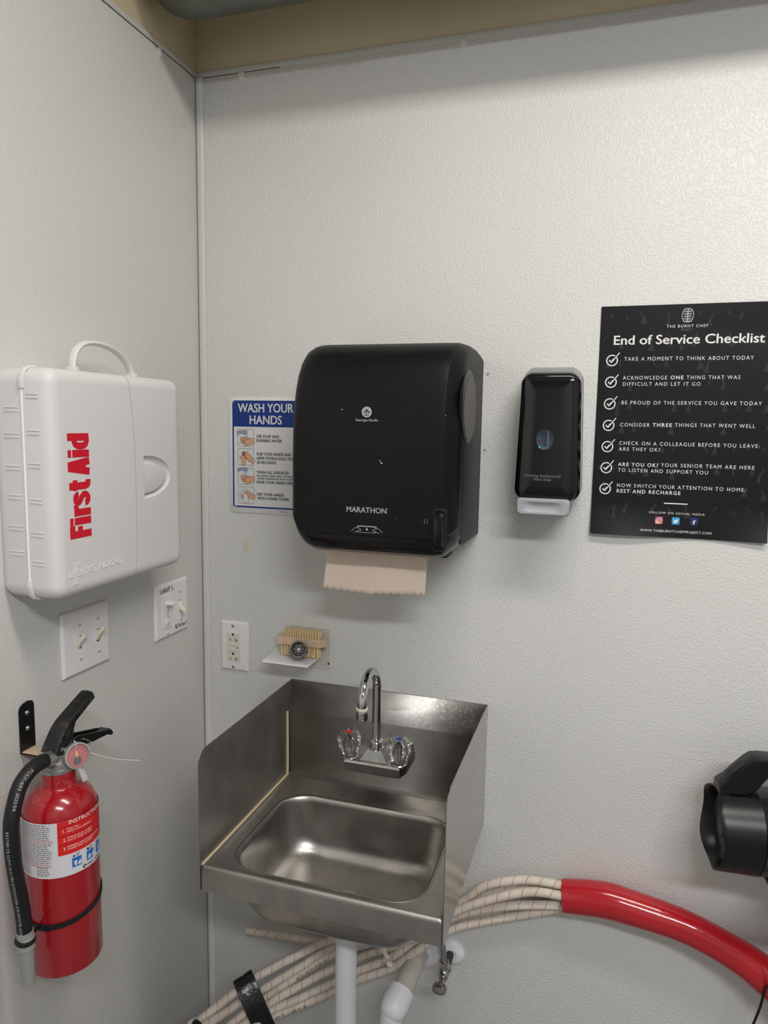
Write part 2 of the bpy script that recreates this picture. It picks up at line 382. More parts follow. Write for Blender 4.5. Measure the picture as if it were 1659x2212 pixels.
# ---------------------------------------------------------------- the room
ZT = 2.346        # top of the white wall panels
def wbox(x0, x1, y0, y1, z0, z1, mm): return MB().box(((x0 + x1) / 2, (y0 + y1) / 2, (z0 + z1) / 2), (x1 - x0, y1 - y0, z1 - z0), mm, r=.0005)
RX, RY, RZ = 3.0, -3.6, 2.85
struct('wall_back', wbox(0, RX, 0, .02, 0, ZT, M['frp_back']))
struct('wall_left', wbox(-.02, 0, RY, .02, 0, ZT, M['frp_left']))
struct('wall_back_upper', wbox(-.03, RX, .003, .05, ZT, RZ, M['tan']))
struct('wall_left_upper', wbox(-.05, -.003, RY, .003, ZT, RZ, M['tan']))
struct('wall_right', wbox(RX, RX + .05, RY, .05, 0, RZ, M['far']))
struct('wall_front', wbox(-.05, RX + .05, RY - .05, RY, 0, RZ, M['far']))
struct('floor', wbox(-.05, RX + .05, RY - .05, .05, -.05, 0, M['floor']))
struct('ceiling', wbox(-.05, RX + .05, RY - .05, .05, RZ, RZ + .05, M['ceil']))
# corner moulding, a shallow cove strip; and the capping strips along the panel tops
mb = MB(); sec = [(0.0002, -.0045), (.0015, -.0058), (.006, -.0066), (.0125, -.0052), (.0158, -.0026), (.0162, -.0002), (.0002, -.0002)]
mb.loft([[(x, y, z) for x, y in sec] for z in (0.01, ZT - .012)], M['trim']); struct('trim_1', mb)
mb = MB(); mb.box((RX / 2 + .002, -.0006, ZT - .005), (RX - .006, .0010, .0105), M['trim'], r=.0008); struct('trim_2', mb)
mb = MB(); mb.box((.0006, RY / 2 - .002, ZT - .005), (.0010, -RY - .006, .0105), M['trim'], r=.0008); struct('trim_3', mb)
mb = MB(); mb.box((.0006, RY / 2 - .002, ZT - .0112), (.0011, -RY - .006, .0016), M['gap'], r=.0002); struct('trim_4', mb)
mb = MB(); mb.box((.0008, -.0052, ZT / 2), (.0014, .0013, ZT - .03), M['gap'], r=.0002); struct('trim_5', mb)
mb = MB(); mb.box((.1, -.0006, ZT - .0112), (.18, .0011, .001), M['gap'], r=.0002); struct('trim_6', mb)

# rivets holding the panels
def rivet(label, loc, frame):
    t = thing('panel_rivet', label, 'rivet', loc, frame, 'white panel rivets')
    MB().lathe([(.0085, 0.0), (.0083, .0012), (.0062, .0026), (.003, .0032)], M['rivet'], n=20).build('rivet_head', t); return t
rivet('white push rivet at the top of the left wall panel near the corner', (0, -.1287, 2.3279), 'left')
rivet('white push rivet at the top of the back wall, close to the corner moulding', (.1041, 0, 2.3307), 'back')
rivet('white push rivet at the top of the back wall, above the soap dispenser side', (.5655, 0, 2.3332), 'back')

# grey duct with a rounded end, running along the back wall near the ceiling
DL = (.6, -.17, 2.45); T = TW(DL)
dt = thing('ventilation_duct', 'dull grey sheet metal duct with rounded end under the ceiling', 'duct', DL)
mb = MB(T); pr = [(.0, .0), (.03, .002), (.055, .012), (.074, .03), (.084, .052), (.088, .08), (.088, 2.2)]
mb.lathe(pr, M['duct'], o=(.012, -.17, 2.45), axis=(1, 0, 0), n=36); mb.build('duct_body', dt)
for x in (.42, 1.3): mb = MB(T); mb.lathe([(.0885, -.012), (.0925, -.006), (.0925, .006), (.0885, .012)], M['duct'], o=(x, -.17, 2.45), axis=(1, 0, 0), n=36, cap0=False, cap1=False); mb.build('duct_seam', dt)
for x in (.5, 1.8): mb = MB(T); mb.tube([(x, -.17, 2.525), (x, -.17, RZ - .002)], .006, M['duct'], n=8, sm=0); mb.build('hanger_rod', dt)

# nail holes and a glue mark on the back wall
def hole(label, x, z, r):
    o = MB().lathe([(r, 0), (r * .8, .0008), (r * .3, .0011)], M['tack'], n=10, lobes=lambda t, z_: 1 + .25 * math.sin(3 * t + x * 90)).build('nail_hole'); o.location = (x, 0, z); o.rotation_euler = FRAME['back']
    tag(o, label, 'nail hole', 'plugged nail holes right of the towel dispenser')
hole('upper small plugged nail hole right of the black towel dispenser', .630, 1.7275, .0028)
hole('lower small plugged nail hole right of the black towel dispenser', .6287, 1.5816, .0026)
o = MB().slab(lambda i: [((.0085 - i) * math.cos(t) * (1 + .15 * math.sin(3 * t)), (.018 - i) * math.sin(t) * (1 + .1 * math.cos(2 * t))) for t in [k * PI / 14 for k in range(28)]], [(0, 0), (.001, .0004), (.004, .0006)], M['stain']).build('glue_mark')
o.location = (.1091, 0, 1.358); o.rotation_euler = FRAME['back']; tag(o, 'yellowed glue mark on the wall below the hand washing sign', 'stain')

# ---------------------------------------------------------------- first aid kit on the left wall
KU, KV, KD = .3295, .342, .1
kit = thing('first_aid_kit', 'white plastic first aid case with red lettering and carry handle', 'first aid kit', (0, -.3955, 1.531), 'left')
mb = MB(); mb.rslab(KU, KV, .022, [(.004, 0), (.0015, .004), (.0, .012), (-.0005, .050)], M['kit'], n=6)
for z in (1.639, 1.601, 1.554, 1.511, 1.465, 1.427):
    for d in (0, .0055): mb.box((-KU / 2 - .0003, z - 1.531 + d, .031), (.002, .0016, .028), M['kit'], r=.0006)
mb.build('back_shell', kit)
mb = MB(); mb.rslab(KU, KV, .022, [(.0015, .0525), (-.0005, .0535), (0, .082), (.0012, .0885), (.004, .0938), (.0085, .0974), (.0145, .0994), (.02, .1)], M['kit'], n=7)
cover = mb.build('front_cover', kit)
Dsh = lambda s, o=(0, 0): [(.0482 - .0 + o[0], .037 * s + o[1])] + [(.0482 + o[0] + .077 * s * math.sin(a) ** .9, .037 * s * math.cos(a) + o[1]) for a in [k * PI / 22 for k in range(1, 22)]] + [(.0482 + o[0], -.037 * s + o[1])]
c = MB(); c.loft([[(x, y, z) for x, y in reversed(Dsh(k))] for k, z in ((.86, .0935), (1, .098), (1.0, .11))], M['kit'], smooth=False)
cobj = c.build('cutter', kit); bpy.context.view_layer.update(); cut(cover, cobj)
ribs = MB()
for z in (1.658, 1.606, 1.558, 1.506, 1.457, 1.414):
    for d in (0, .0055): ribs.box((-KU / 2 - .0003, z - 1.531 + d, .069), (.002, .0016, .022), M['kit'], r=.0006)
rob = ribs.build('ribs'); bm = bmesh.new(); bm.from_mesh(cover.data); bm.from_mesh(rob.data); bm.to_mesh(cover.data); bm.free(); bpy.data.objects.remove(rob)
mb = MB(); tabo = lambda s: [(.0495, .0275 * s)] + [(.0495 + .066 * s * math.sin(a), .0275 * s * math.cos(a)) for a in [k * PI / 20 for k in range(1, 20)]] + [(.0495, -.0275 * s)]
mb.loft([[(x, y - .0015, z) for x, y in tabo(k)] for k, z in ((1, .0925), (1, .0975), (.97, .0988), (.9, .0995))], M['kit']); mb.build('latch_tab', kit)
mb = MB(); sp = [(.0113, .1705), (.016, .14), (.0235, .075), (.0253, .0), (.0253, -.06), (.0235, -.12), (.0203, -.172)]
sp = [(p.x, p.y) for p in [Vector((q.x, q.y, 0)) for q in catmull([(a, b, 0) for a, b in sp], 6)]]
ins = [(x, y) for x, y in sp if abs(y) < .156]; ins = [(ins[0][0], .1548)] + ins[1:-1] + [(ins[-1][0], -.1548)]
mb.stroke(ins, .0011, .1002, M['kitseam'])
for sg in (1, -1):
    x0 = ins[0][0] if sg > 0 else ins[-1][0]
    mb.add([(x0 + d * .00055, sg * (KV / 2 - i) + sg * .0002, z + .0002) for i, z in ((.0165, .1), (.0145, .0994), (.0085, .0974), (.004, .0938), (.0012, .0885), (0, .082), (0, .054)) for d in (-1, 1)], [(2 * i, 2 * i + 1, 2 * i + 3, 2 * i + 2) for i in range(6)], M['kitseam'], False)
mb.build('cover_seam', kit)
mb = MB(); mb.tube([(-KU / 2 - .0004, -.151, .0515), (-KU / 2 - .0004, .148, .0515)], .0018, M['kithinge'], n=8, sm=0); mb.build('hinge_rod', kit)
for sg in (1, -1):
    mb = MB(); e = KU / 2
    pth = [(-e - .001, sg * (KV / 2 - .03), .0515), (-e - .0012, sg * (KV / 2 - .018), .0515), (-e + .005, sg * (KV / 2 - .004), .0515), (-e + .018, sg * (KV / 2 + .0012), .0515), (-e + .028, sg * (KV / 2 + .0008), .0515)]
    mb.tube(pth, .0034, M['kit'], n=10, flat=(1.5, .9), up=(0, 0, 1)); mb.build('hinge_clip', kit)
mb = MB(); hx = [(-.06, .168), (-.0605, .178), (-.059, .190), (-.052, .204), (-.037, .2155), (-.012, .2205), (.02, .219), (.05, .2105), (.072, .197), (.083, .183), (.0872, .168)]
mb.tube([(a, b, .051) for a, b in hx], .0043, M['kit'], n=14, flat=(1.75, .95), up=(0, 0, 1)); 
for a in (-.06, .0868): mb.box((a, .1745, .051), (.0115, .009, .0185), M['kit'], r=.002)
mb.build('carry_handle', kit)
for a in (-.112, .155): MB().box((a, -.1735, .062), (.03, .006, .02), M['kit'], r=.002).build('foot', kit)
mb = MB(); LX, LC = -.0808, .0455
def heavy(pl, w=.0098, g=1.14):      # strokes in (along, up) units of the capital height, turned to read upwards
    mb.stroke([(-.0877 - b * LC, LX + a * LC) for a, b in pl], w * g, .1004 + random.random() * .00008, M['redprint'])
def letter(x, kind):
    sw_ = .215; h_ = sw_ / 2
    if kind == 'F': heavy([(x + h_, 0), (x + h_, 1)]); heavy([(x, .895), (x + .42, .895)]); heavy([(x, .53), (x + .38, .53)], .0090)
    elif kind == 'i': heavy([(x + h_, 0), (x + h_, .79)]); heavy([(x + h_, .845), (x + h_, 1)])
    elif kind == 'r': heavy([(x + h_, 0), (x + h_, .79)]); heavy([(x + h_, .50), (x + h_ + .05, .63), (x + h_ + .13, .69), (x + .37, .70)], .0085)
    elif kind == 's': heavy([(x + .385, .56), (x + .375, .63), (x + .33, .69), (x + .25, .715), (x + .16, .695), (x + .115, .63), (x + .125, .55), (x + .19, .485), (x + .30, .41), (x + .375, .335), (x + .39, .255), (x + .355, .165), (x + .27, .105), (x + .18, .105), (x + .11, .165), (x + .10, .26)], .0087)
    elif kind == 't': heavy([(x + .15, .98), (x + .15, .20), (x + .18, .115), (x + .24, .09), (x + .35, .09)]); heavy([(x, .71), (x + .35, .71)], .0085)
    elif kind == 'A': heavy([(x + .11, 0), (x + .265, 1)]); heavy([(x + .475, 0), (x + .325, 1)]); heavy([(x + .20, .27), (x + .39, .27)], .0080); heavy([(x + .22, .92), (x + .37, .92)], .0080)
    elif kind == 'd': heavy([(x + .40, 0), (x + .40, 1)]); heavy([(x + .38, .685), (x + .28, .695), (x + .17, .65), (x + .115, .54), (x + .105, .40), (x + .115, .25), (x + .17, .14), (x + .28, .095), (x + .40, .105)], .0090)
for ch, px in (('F', 0), ('i', .445), ('r', .735), ('s', 1.055), ('t', 1.575), ('A', 2.075), ('i', 2.690), ('d', 2.94)): letter(px, ch)
mb.build('lettering', kit)
mb = MB(); crs = [(-.0045, .0165), (.0045, .0165), (.0045, .0045), (.0155, .0045), (.0155, -.0045), (.0045, -.0045), (.0045, -.0165), (-.0045, -.0165), (-.0045, -.0045), (-.0155, -.0045), (-.0155, .0045), (-.0045, .0045)]
cx, cy = -.123, -.1355
mb.loft([[(cx + x * k + y * .15, cy + y * k, z) for x, y in crs] for k, z in ((1, .0999), (.97, .1009))], M['kit'], smooth=False)
mb.text('FIRST AID ONLY', -.107, -.013, -.1385, .0095, .1009, M['kit'], bold=.01, shear=.25, slope=.02, depth=.001); mb.build('embossed_mark', kit)

# ---------------------------------------------------------------- switch plates on the left wall
def plate_screw(t, u, v, r=.0034, m1='screwwhite'):
    mb = MB(); mb.lathe([(r, .0055), (r, .0068), (r * .7, .0078), (r * .2, .0082)], M[m1], o=(u, v, 0), n=16); mb.box((u, v, .0081), (r * 1.7, .0007, .0006), M['slot'], r=.0001); mb.build('screw', t)
def toggle(t, u, v, up):
    mb = MB(); mb.box((u, v, .0056), (.0098, .0235, .0012), M['slot'], r=.0003); mb.build('toggle_slot', t)
    mb = MB(); d = 1 if up else -1
    secs = [(.0, .004, .0038, .0075), (.004, .008, .0038, .0068), (.0115, .0135, .0034, .0045), (.015, .0155, .0031, .004), (.016, .0160, .002, .0025)]
    mb.loft([[(u + x, v + d * (oy) + y, .005 + z) for x, y in rrect(w * 2, h * 2, .0012, 2)] for (z, oy, w, h) in [(.0, 0., .0042, .0105), (.002, .001, .0042, .009), (.006, .0055, .004, .0056), (.0135, .0125, .0036, .0042), (.0148, .0135, .0026, .003)]], M['ivory']); mb.build('toggle', t)
def plate(name, label, loc, frame, w, h, inset=.0045, d=.0062, grp=None):
    t = thing(name, label, 'outlet' if 'outlet' in name else 'light switch', loc, frame, grp)
    mb = MB(); mb.rslab(w, h, .0025, [(.0006, 0), (0, .0012), (.0003, .002), (inset * .55, d * .82), (inset, d - .0003), (inset + .0015, d)], M['plate'], n=4); mb.build('cover_plate', t); return t
G2 = 'double switch plates on the left wall'
t = plate('light_switch', 'larger white double toggle switch plate below the first aid case', (0, -.3893, 1.2471), 'left', .1197, .1145, grp=G2)
for u, v in ((-.0195, 0), (.0273, 0)): toggle(t, u, v - .001, True)
for u in (-.0195, .0273):
    for v in (.0303, -.0303): plate_screw(t, u, v)
t = plate('light_switch', 'white dimmer and toggle switch plate with handwritten black marker beside the corner', (0, -.1318, 1.2383), 'left', .116, .1143, grp=G2)
mb = MB(); mb.rslab(.034, .0688, .0015, [(0, .005), (0, .0074), (.0008, .0081)], M['plate'], cx=-.0208, cy=-.0015); mb.build('dimmer_face', t)
mb = MB(); mb.box((-.0197, -.002, .0081), (.0012, .022, .0006), M['slot'], r=.0001); mb.build('dimmer_track', t)
mb = MB(); mb.loft([[(-.0185 + x, .0155 + y, z) for x, y in rrect(w, h, .003, 4)] for w, h, z in ((.020, .010, .008), (.019, .009, .0105), (.017, .006, .016), (.0145, .0045, .0205), (.012, .0032, .022))], M['plate']); mb.build('dimmer_slider', t)
mb = MB(); mb.rslab(.014, .016, .002, [(0, .008), (0, .0098), (.001, .0105)], M['plate'], cx=-.0215, cy=-.0208); mb.box((-.0215, -.0132, .0104), (.012, .0009, .0004), M['slot'], r=.0001); mb.build('dimmer_button', t)
toggle(t, .0268, .0015, False)
for u, v in ((-.0208, .0483), (-.0208, -.0483), (.0268, .0303), (.0268, -.0303)): plate_screw(t, u, v)
mb = MB(); z = .0065
def ink(pl, w=.0017): mb.stroke([(a, b) for a, b in pl], w, z + random.random() * .0001, M['ink'])
x0, y0 = -.0425, .0395
ink([(x0, y0 + .0095), (x0, y0), (x0 + .0045, y0 + .0004)]); ink([(x0 + .0085 + .0024 * math.cos(a), y0 + .0035 + .003 * math.sin(a)) for a in [k * .55 for k in range(13)]])
for k in (0, 1):
    xx = x0 + .014 + k * .0075; ink([(xx, y0 + .0105), (xx, y0 + .001)]); ink([(xx + .0022 + .0022 * math.cos(a), y0 + .0033 + .0028 * math.sin(a)) for a in [k_ * .55 for k_ in range(13)]])
ink([(x0 + .028, y0 + .0105), (x0 + .0305, y0 + .005)]); ink([(x0 + .0335, y0 + .0105), (x0 + .029, y0 - .0005)])
ink([(x0 + .0405, y0 + .0105), (x0 + .0405, y0 + .001), (x0 + .045, y0 + .001)]); ink([(x0 + .0475, y0 + .001), (x0 + .0478, y0)])
mb.build('handwriting', t); mb = MB(); x0, y0 = .0095, -.0465
ink([(x0, y0 + .0095), (x0, y0)], .002); ink([(x0 + .0045, y0 + .0095), (x0 + .0004, y0 + .0045), (x0 + .005, y0)], .002); ink([(x0 + .008, y0 + .006), (x0 + .008, y0 + .0002)]); ink([(x0 + .008, y0 + .0088), (x0 + .008, y0 + .0078)])
ink([(x0 + .0125, y0 + .0095), (x0 + .0125, y0 + .0005)]); ink([(x0 + .0105, y0 + .006), (x0 + .0155, y0 + .006)]); ink([(x0 + .021, y0 + .005), (x0 + .0175, y0 + .0055), (x0 + .0172, y0 + .001), (x0 + .021, y0 + .0005)])
ink([(x0 + .0235, y0 + .0095), (x0 + .0235, y0)]); ink([(x0 + .0235, y0 + .0045), (x0 + .0265, y0 + .0052), (x0 + .027, y0)]); ink([(x0 + .0295, y0 + .003), (x0 + .0335, y0 + .0035), (x0 + .0315, y0 + .006), (x0 + .0295, y0 + .003), (x0 + .0335, y0 + .0002)])
ink([(x0 + .0365, y0), (x0 + .0365, y0 + .0085), (x0 + .0405, y0 + .0005), (x0 + .0405, y0 + .009)])
mb.build('handwriting', t)

# ---------------------------------------------------------------- outlet on the back wall
t = plate('power_outlet', 'white electrical outlet with test buttons left of the small shelf', (.0792, 0, 1.127), 'back', .0699, .1143)
mb = MB(); mb.rslab(.0325, .066, .0015, [(0, .005), (0, .0068), (.0005, .0074)], M['insert'], cx=-.002, cy=-.0012); mb.build('receptacle', t)
mb = MB()
for v in (.0275, -.0172): mb.loft([[(-.0023 + x, v + y, z) for x, y in circ(.0026, 14)] for z in (.0072, .0077)], M['slot'])
for v in (.0152, -.0285): mb.box((-.0088, v, .0075), (.0013, .007, .0006), M['slot'], r=.0001); mb.box((.0042, v - .0005, .0075), (.0013, .0085, .0006), M['slot'], r=.0001); mb.box((.0072, v, .0075), (.005, .0013, .0006), M['slot'], r=.0001)
mb.loft([[(.0088 + x, -.0022 + y, z) for x, y in circ(.0014, 10)] for z in (.0072, .0078)], M['slot']); mb.build('slots', t)
for (w, v) in ((.011, .0048), (.014, -.0076)): MB().rslab(w, .0085, .002, [(0, .007), (0, .0085), (.001, .0094)], M['insert'], cx=-.0025, cy=v).build('test_button', t)
for v in (.0472, -.0472): plate_screw(t, -.0025, v, .0036, 'screw')

# ---------------------------------------------------------------- hand washing sign
sw, sh = .178, .2505
sign = thing('hand_washing_sign', 'blue and white sign with hand washing pictures, partly behind the towel dispenser', 'sign', (.0683 + sw / 2, 0, 1.6812 - sh / 2), 'back')
mb = MB(); mb.rslab(sw, sh, .011, [(.0003, 0.0005), (0, .0008), (0, .0016), (.0004, .0019)], M['signwhite'], n=6); mb.build('sign_panel', sign)
X = lambda x: x - sw / 2
Y = lambda y: y + sh / 2
mb = MB(); z = .0021
mb.loft([[(X(sw / 2) + x, y, z) for x, y in rrect(sw - .0186, .2315, .004, 4, 0, Y(-.1230))]], M['blue'], cap0=False, smooth=False)
mb.loft([[(x, y, z + .0001) for x, y in rrect(sw - .026, .1720, .0008, 2, 0, Y(-.1493))]], M['signwhite'], cap0=False, smooth=False)
zt = z + .0003
mb.text('WASH YOUR', X(.0236), X(.1535), Y(-.0320), .0180, zt, M['signwhite'], bold=.034); mb.text('HANDS', X(.0514), X(.1268), Y(-.0571), .0178, zt, M['signwhite'], bold=.034)
P = lambda t, a, b, y, c, bd=.05: mb.text(t, X(a), X(b), Y(y), c, zt, M['darkprint'], bold=bd)
P('USE SOAP AND', .0675, .1206, -.0862, .0060); P('RUNNING WATER', .0675, .127, -.0955, .0062)
P('RUB YOUR HANDS AND', .068, .1489, -.1240, .0062); P('ARMS THOROUGHLY FOR', .0677, .156, -.1330, .0060); P('20 SECONDS', .0679, .1134, -.1420, .0060)
P('WASH ALL SURFACES', .0678, .1433, -.1632, .0060); P('INCLUDING: WRIST, BACK OF HANDS AND', .0681, .168, -.1698, .0038); P('UNDER FINGERNAILS WITH A BRUSH', .068, .160, -.1758, .0038); P('RINSE YOUR HANDS WELL', .068, .157, -.1846, .0060)
P('DRY YOUR HANDS', .0683, .1312, -.2112, .0060); P('WITH A PAPER TOWEL', .0682, .1444, -.2199, .0060)
mb.text('SmartSign.com', X(.1214), X(.141), Y(-.2448), .0022, z, M['darkprint'])
def frame_box(x0, y0, x1, y1):
    cx, cy, w, h = X((x0 + x1) / 2), Y((y0 + y1) / 2), x1 - x0, y0 - y1
    mb.ringf(rrect(w, h, .003, 4, cx, cy), rrect(w - .0012, h - .0012, .0025, 4, cx, cy), zt, M['darkprint'])
def shape(pts, mm, w=.0006, zz=zt + .0002):
    mb.poly(pts, zz, M[mm]); mb.stroke(pts, w, zz + .0002, M['darkprint'], close=True)
def tapdrop(x, y):
    shape([(X(x + a), Y(y + b)) for a, b in ((-.001, -.004), (-.001, -.0145), (.004, -.010), (.0135, -.0085), (.0135, -.0105), (.0225, -.0105), (.0235, -.006), (.0215, -.003), (.012, -.003), (.004, -.0045))], 'tap')
    for k in range(4):
        for j in range(3): mb.poly([(X(x + .0145 + j * .0026 + a), Y(y - .0125 - k * .0023 + b)) for a, b in ((0, 0), (.0018, 0), (.0018, -.0009), (0, -.0009))], zt + .0002, M['water'])
def cupped(x, y):
    hand = [(.040, -.018), (.032, -.0195), (.026, -.0185), (.018, -.0190), (.010, -.0165), (.007, -.0175), (.0065, -.020), (.009, -.022), (.007, -.0235), (.009, -.0265), (.0085, -.0285), (.012, -.031), (.019, -.0345), (.026, -.0345), (.033, -.0315), (.040, -.0315)]
    shape([(X(x + a), Y(y + b)) for a, b in hand], 'skin')
    for k in range(3): mb.stroke([(X(x + .009 + k * .001), Y(y - .021 - k * .0028)), (X(x + .014), Y(y - .0235 - k * .0026)), (X(x + .0195), Y(y - .0255 - k * .0024))], .0006, zt + .0006, M['darkprint'])
    mb.stroke([(X(x + .018), Y(y - .019)), (X(x + .023), Y(y - .0215)), (X(x + .028), Y(y - .0205))], .0006, zt + .0006, M['darkprint'])
def blob(x, y, r): mb.poly([(X(x) + a, Y(y) + b) for a, b in circ(r, 9)], zt + .0009, M['foamprint'])
frame_box(.0219, -.0686, .0605, -.1057); tapdrop(.0219, -.0686); cupped(.0219, -.0686)
for a, b in ((.046, -.0835), (.0545, -.0935), (.043, -.1), (.028, -.0975)): blob(a, b, .0018)
frame_box(.0222, -.1101, .0603, -.1467)
shape([(X(.0222 + a), Y(-.1101 + b)) for a, b in ((.009, -.0355), (.009, -.026), (.004, -.0165), (.0055, -.016), (.0105, -.021), (.009, -.009), (.0105, -.007), (.013, -.013), (.014, -.006), (.0165, -.006), (.017, -.016), (.0205, -.021), (.018, -.0355))], 'skin')
shape([(X(.0222 + a), Y(-.1101 + b)) for a, b in ((.042, -.0255), (.037, -.0225), (.031, -.0145), (.023, -.0085), (.0135, -.0065), (.012, -.0085), (.0195, -.0125), (.0115, -.0115), (.0105, -.0135), (.019, -.0165), (.0135, -.0175), (.0195, -.0215), (.026, -.0275), (.034, -.0305), (.0345, -.034))], 'skin')
for a, b in ((.0448, -.1165), (.0545, -.133), (.0325, -.137)): blob(a, b, .0022)
frame_box(.0223, -.1522, .0606, -.1882); tapdrop(.0223, -.1485); cupped(.0223, -.1510)
frame_box(.0222, -.1931, .0608, -.2300)
for k in range(11):
    a = PI * .35 + k * .26; mb.stroke([(X(.040) + .011 * math.cos(a), Y(-.212) + .011 * math.sin(a)), (X(.040) + .0165 * math.cos(a), Y(-.212) + .0165 * math.sin(a))], .0005, zt, M['darkprint'])
shape([(X(.0222 + a), Y(-.1931 + b)) for a, b in ((.041, -.017), (.033, -.0145), (.029, -.0105), (.021, -.0095), (.014, -.0115), (.016, -.014), (.023, -.014), (.025, -.0225), (.030, -.0265), (.041, -.0255))], 'skin')
shape([(X(.0222 + a), Y(-.1931 + b)) for a, b in ((.012, -.0150), (.023, -.0160), (.0255, -.034), (.012, -.034))], 'signwhite')
shape([(X(.0222 + a), Y(-.1931 + b)) for a, b in ((.0125, -.0165), (.0085, -.016), (.007, -.019), (.009, -.021), (.0075, -.0235), (.0105, -.0265), (.0125, -.026))], 'skin', zz=zt + .0001)
mb.build('printed_design', sign)
for a, b in ((.0118, -.0102), (.0145, -.2370)): MB().lathe([(.0022, .0015), (.0020, .0028), (.0008, .0033)], M['tack'], o=(X(a), Y(b), 0), n=10).build('pin', sign)

# ---------------------------------------------------------------- paper towel dispenser
td = thing('paper_towel_dispenser', 'black wall dispenser with brown paper towel hanging below it', 'paper towel dispenser', (.472, 0, 1.585), 'back')
prof = [(0.0, -.172), (.0, .171), (.008, .1735), (.05, .1815), (.09, .1875), (.12, .189), (.145, .1865), (.168, .1785), (.188, .163), (.205, .139), (.218, .107), (.2255, .07), (.2295, .03), (.2315, -.02), (.2315, -.07), (.2310, -.1495)]
lowp = [(.2285, -.151), (.2275, -.158), (.222, -.171), (.212, -.180), (.196, -.1865), (.15, -.1865), (.06, -.181), (.02, -.177)]
def dsec(u, k, a, b):     # side profile at u, pulled in towards the ends
    out = []
    eu = max(0., (abs(u) - .105) / .045); lo_ = 1 - .17 * eu ** 2.6
    for n_, v in prof + lowp:
        w = min(1., n_ / .2); out.append((u, (v if v > -.1 else -.1 + (v + .1) * (1 - (1 - lo_) * 2.1 * min(1, n_ / .1))) * (1 - (1 - a) * w * (1 if v > 0 else .35) - (1 - b) * (1 - w)), n_ * (1 - (1 - k) * min(1, n_ / .05))))
    return out
secs = [(-.1575, .87, .86, .965), (-.1568, .895, .885, .975), (-.1540, .925, .915, .985), (-.148, .955, .948, .99), (-.140, .978, .975, .995), (-.131, .99, .99, 1), (-.122, .996, .997, 1), (-.11, 1, 1, 1), (-.05, 1.004, 1, 1), (.05, 1.004, 1, 1), (.11, 1.001, 1, 1), (.1235, 1, .998, 1), (.1265, .998, .997, 1), (.1285, .990, .993, 1), (.143, .925, .965, .985), (.1468, .895, .94, .98), (.149, .86, .92, .975)]
mb = MB(); R_ = [dsec(*q) for q in secs]; npf = len(prof); nall = npf + len(lowp)
vs = [p for r_ in R_ for p in r_]; f1, f2, f3 = [], [], []
for j in range(len(R_) - 1):
    for i in range(nall):
        i2 = (i + 1) % nall; q = (j * nall + i, j * nall + i2, (j + 1) * nall + i2, (j + 1) * nall + i)
        (f2 if npf - 1 <= i < nall - 1 else f1).append(q)
mb.add(vs, [q for q in f1] + [tuple(reversed(range(nall))), tuple((len(R_) - 1) * nall + i for i in range(nall))], M['satin']); mb.build('cover', td, angle=30)
mb = MB(); mb.add(vs, f2, M['gloss2']); mb.build('lower_chute', td, angle=30)
mb = MB(); mb.box((0, -.0005, .0045), (.298, .340, .009), M['satingrey'], r=.003); mb.build('back_plate', td)
# side cheek with round smoked window
mb = MB(); win = circ(.068, 44, .142, .076, .064)
mb.loft([[(.1492 + d, y, x) for x, y in [(.142 + (a - .142) * s_, .076 + (b - .076) * s_) for a, b in win]] for d, s_ in ((-.002, 1.0), (.0006, 1.0), (.0012, .975), (.0016, .9))], M['smoke'])
cres = [(.134 + .056 * math.cos(t), .073 + .056 * math.sin(t)) for t in [k * 2 * PI / 40 for k in range(40)]]
mb.add([(.1511, y, x) for x, y in cres], [tuple(range(40))], M['rollgrey'], False); mb.build('side_window', td)
mb = MB(); ck = rrect(.17, .30, .03, 6, .096, -.017)
mb.loft([[(.1478 + d, y * s_ + (1 - s_) * -.006, x * s_ + (1 - s_) * .1) for x, y in ck] for d, s_ in ((-.01, 1), (.0008, 1), (.0014, .98))], M['satingrey']); mb.build('side_cheek', td)
mb = MB(); mb.rslab(.024, .074, .006, [(0, .2255), (0, .2325), (.0008, .2332)], M['slot'], cx=.123, cy=-.132); mb.build('wheel_recess', td)
mb = MB(); 
for k in range(9):
    pass
mb.loft([[(.1145 + w_, -.132 + (.0335 + dd) * math.sin(a), .2255 + (.0205 + dd * .6) * math.cos(a) ** .8 if math.cos(a) > 1e-6 else .2255) for a in [(-PI / 2) + k * PI / 18 for k in range(19)]] for w_, dd in ((0, -.003), (.0015, 0), (.008, .0015), (.0155, 0), (.017, -.003))], M['gloss2'], closed=False, cap0=True, cap1=True)
mb.build('feed_wheel', td)
mb = MB(); z = .2328
dl = lambda x, y: (x, y, .2322 + .0004 + (.0 if abs(x) > .05 else .0009))
cx, cy = -.0088, .0636
mb.poly(circ(.0092, 30, cx, cy), 0, M['greyprint'], fn=lambda p: (p[0], p[1], .2292 + .0012))
tri = [(cx - .0066, cy - .0012), (cx + .0066, cy - .0012), (cx, cy + .0053)]
mb.poly(tri, .2306, M['slot']); mb.text('GP', cx - .0035, cx + .0035, cy - .0009, .0026, .2309, M['greyprint'], bold=.02); mb.text('PRO', cx - .0039, cx + .0039, cy - .0062, .0026, .2308, M['slot'], bold=.01)
mb.build('logo', td); mb = MB()
mb.text('Georgia-Pacific', -.0288, .0124, .0479, .0043, .2310, M['greyprint'], bold=.025)
mb.build('lettering', td); mb = MB()
mb.text('MARATHON', -.0427, .0300, -.1090, .0092, z, M['greyprint'], bold=.03)
mb.poly(circ(.0007, 8, .0313, -.1005), z, M['greyprint'])
mb.build('lettering', td); mb = MB()
st = lambda pl, w=.0008: mb.stroke(pl, w, z, M['greyprint'])
cx, cy = -.0050, -.1365
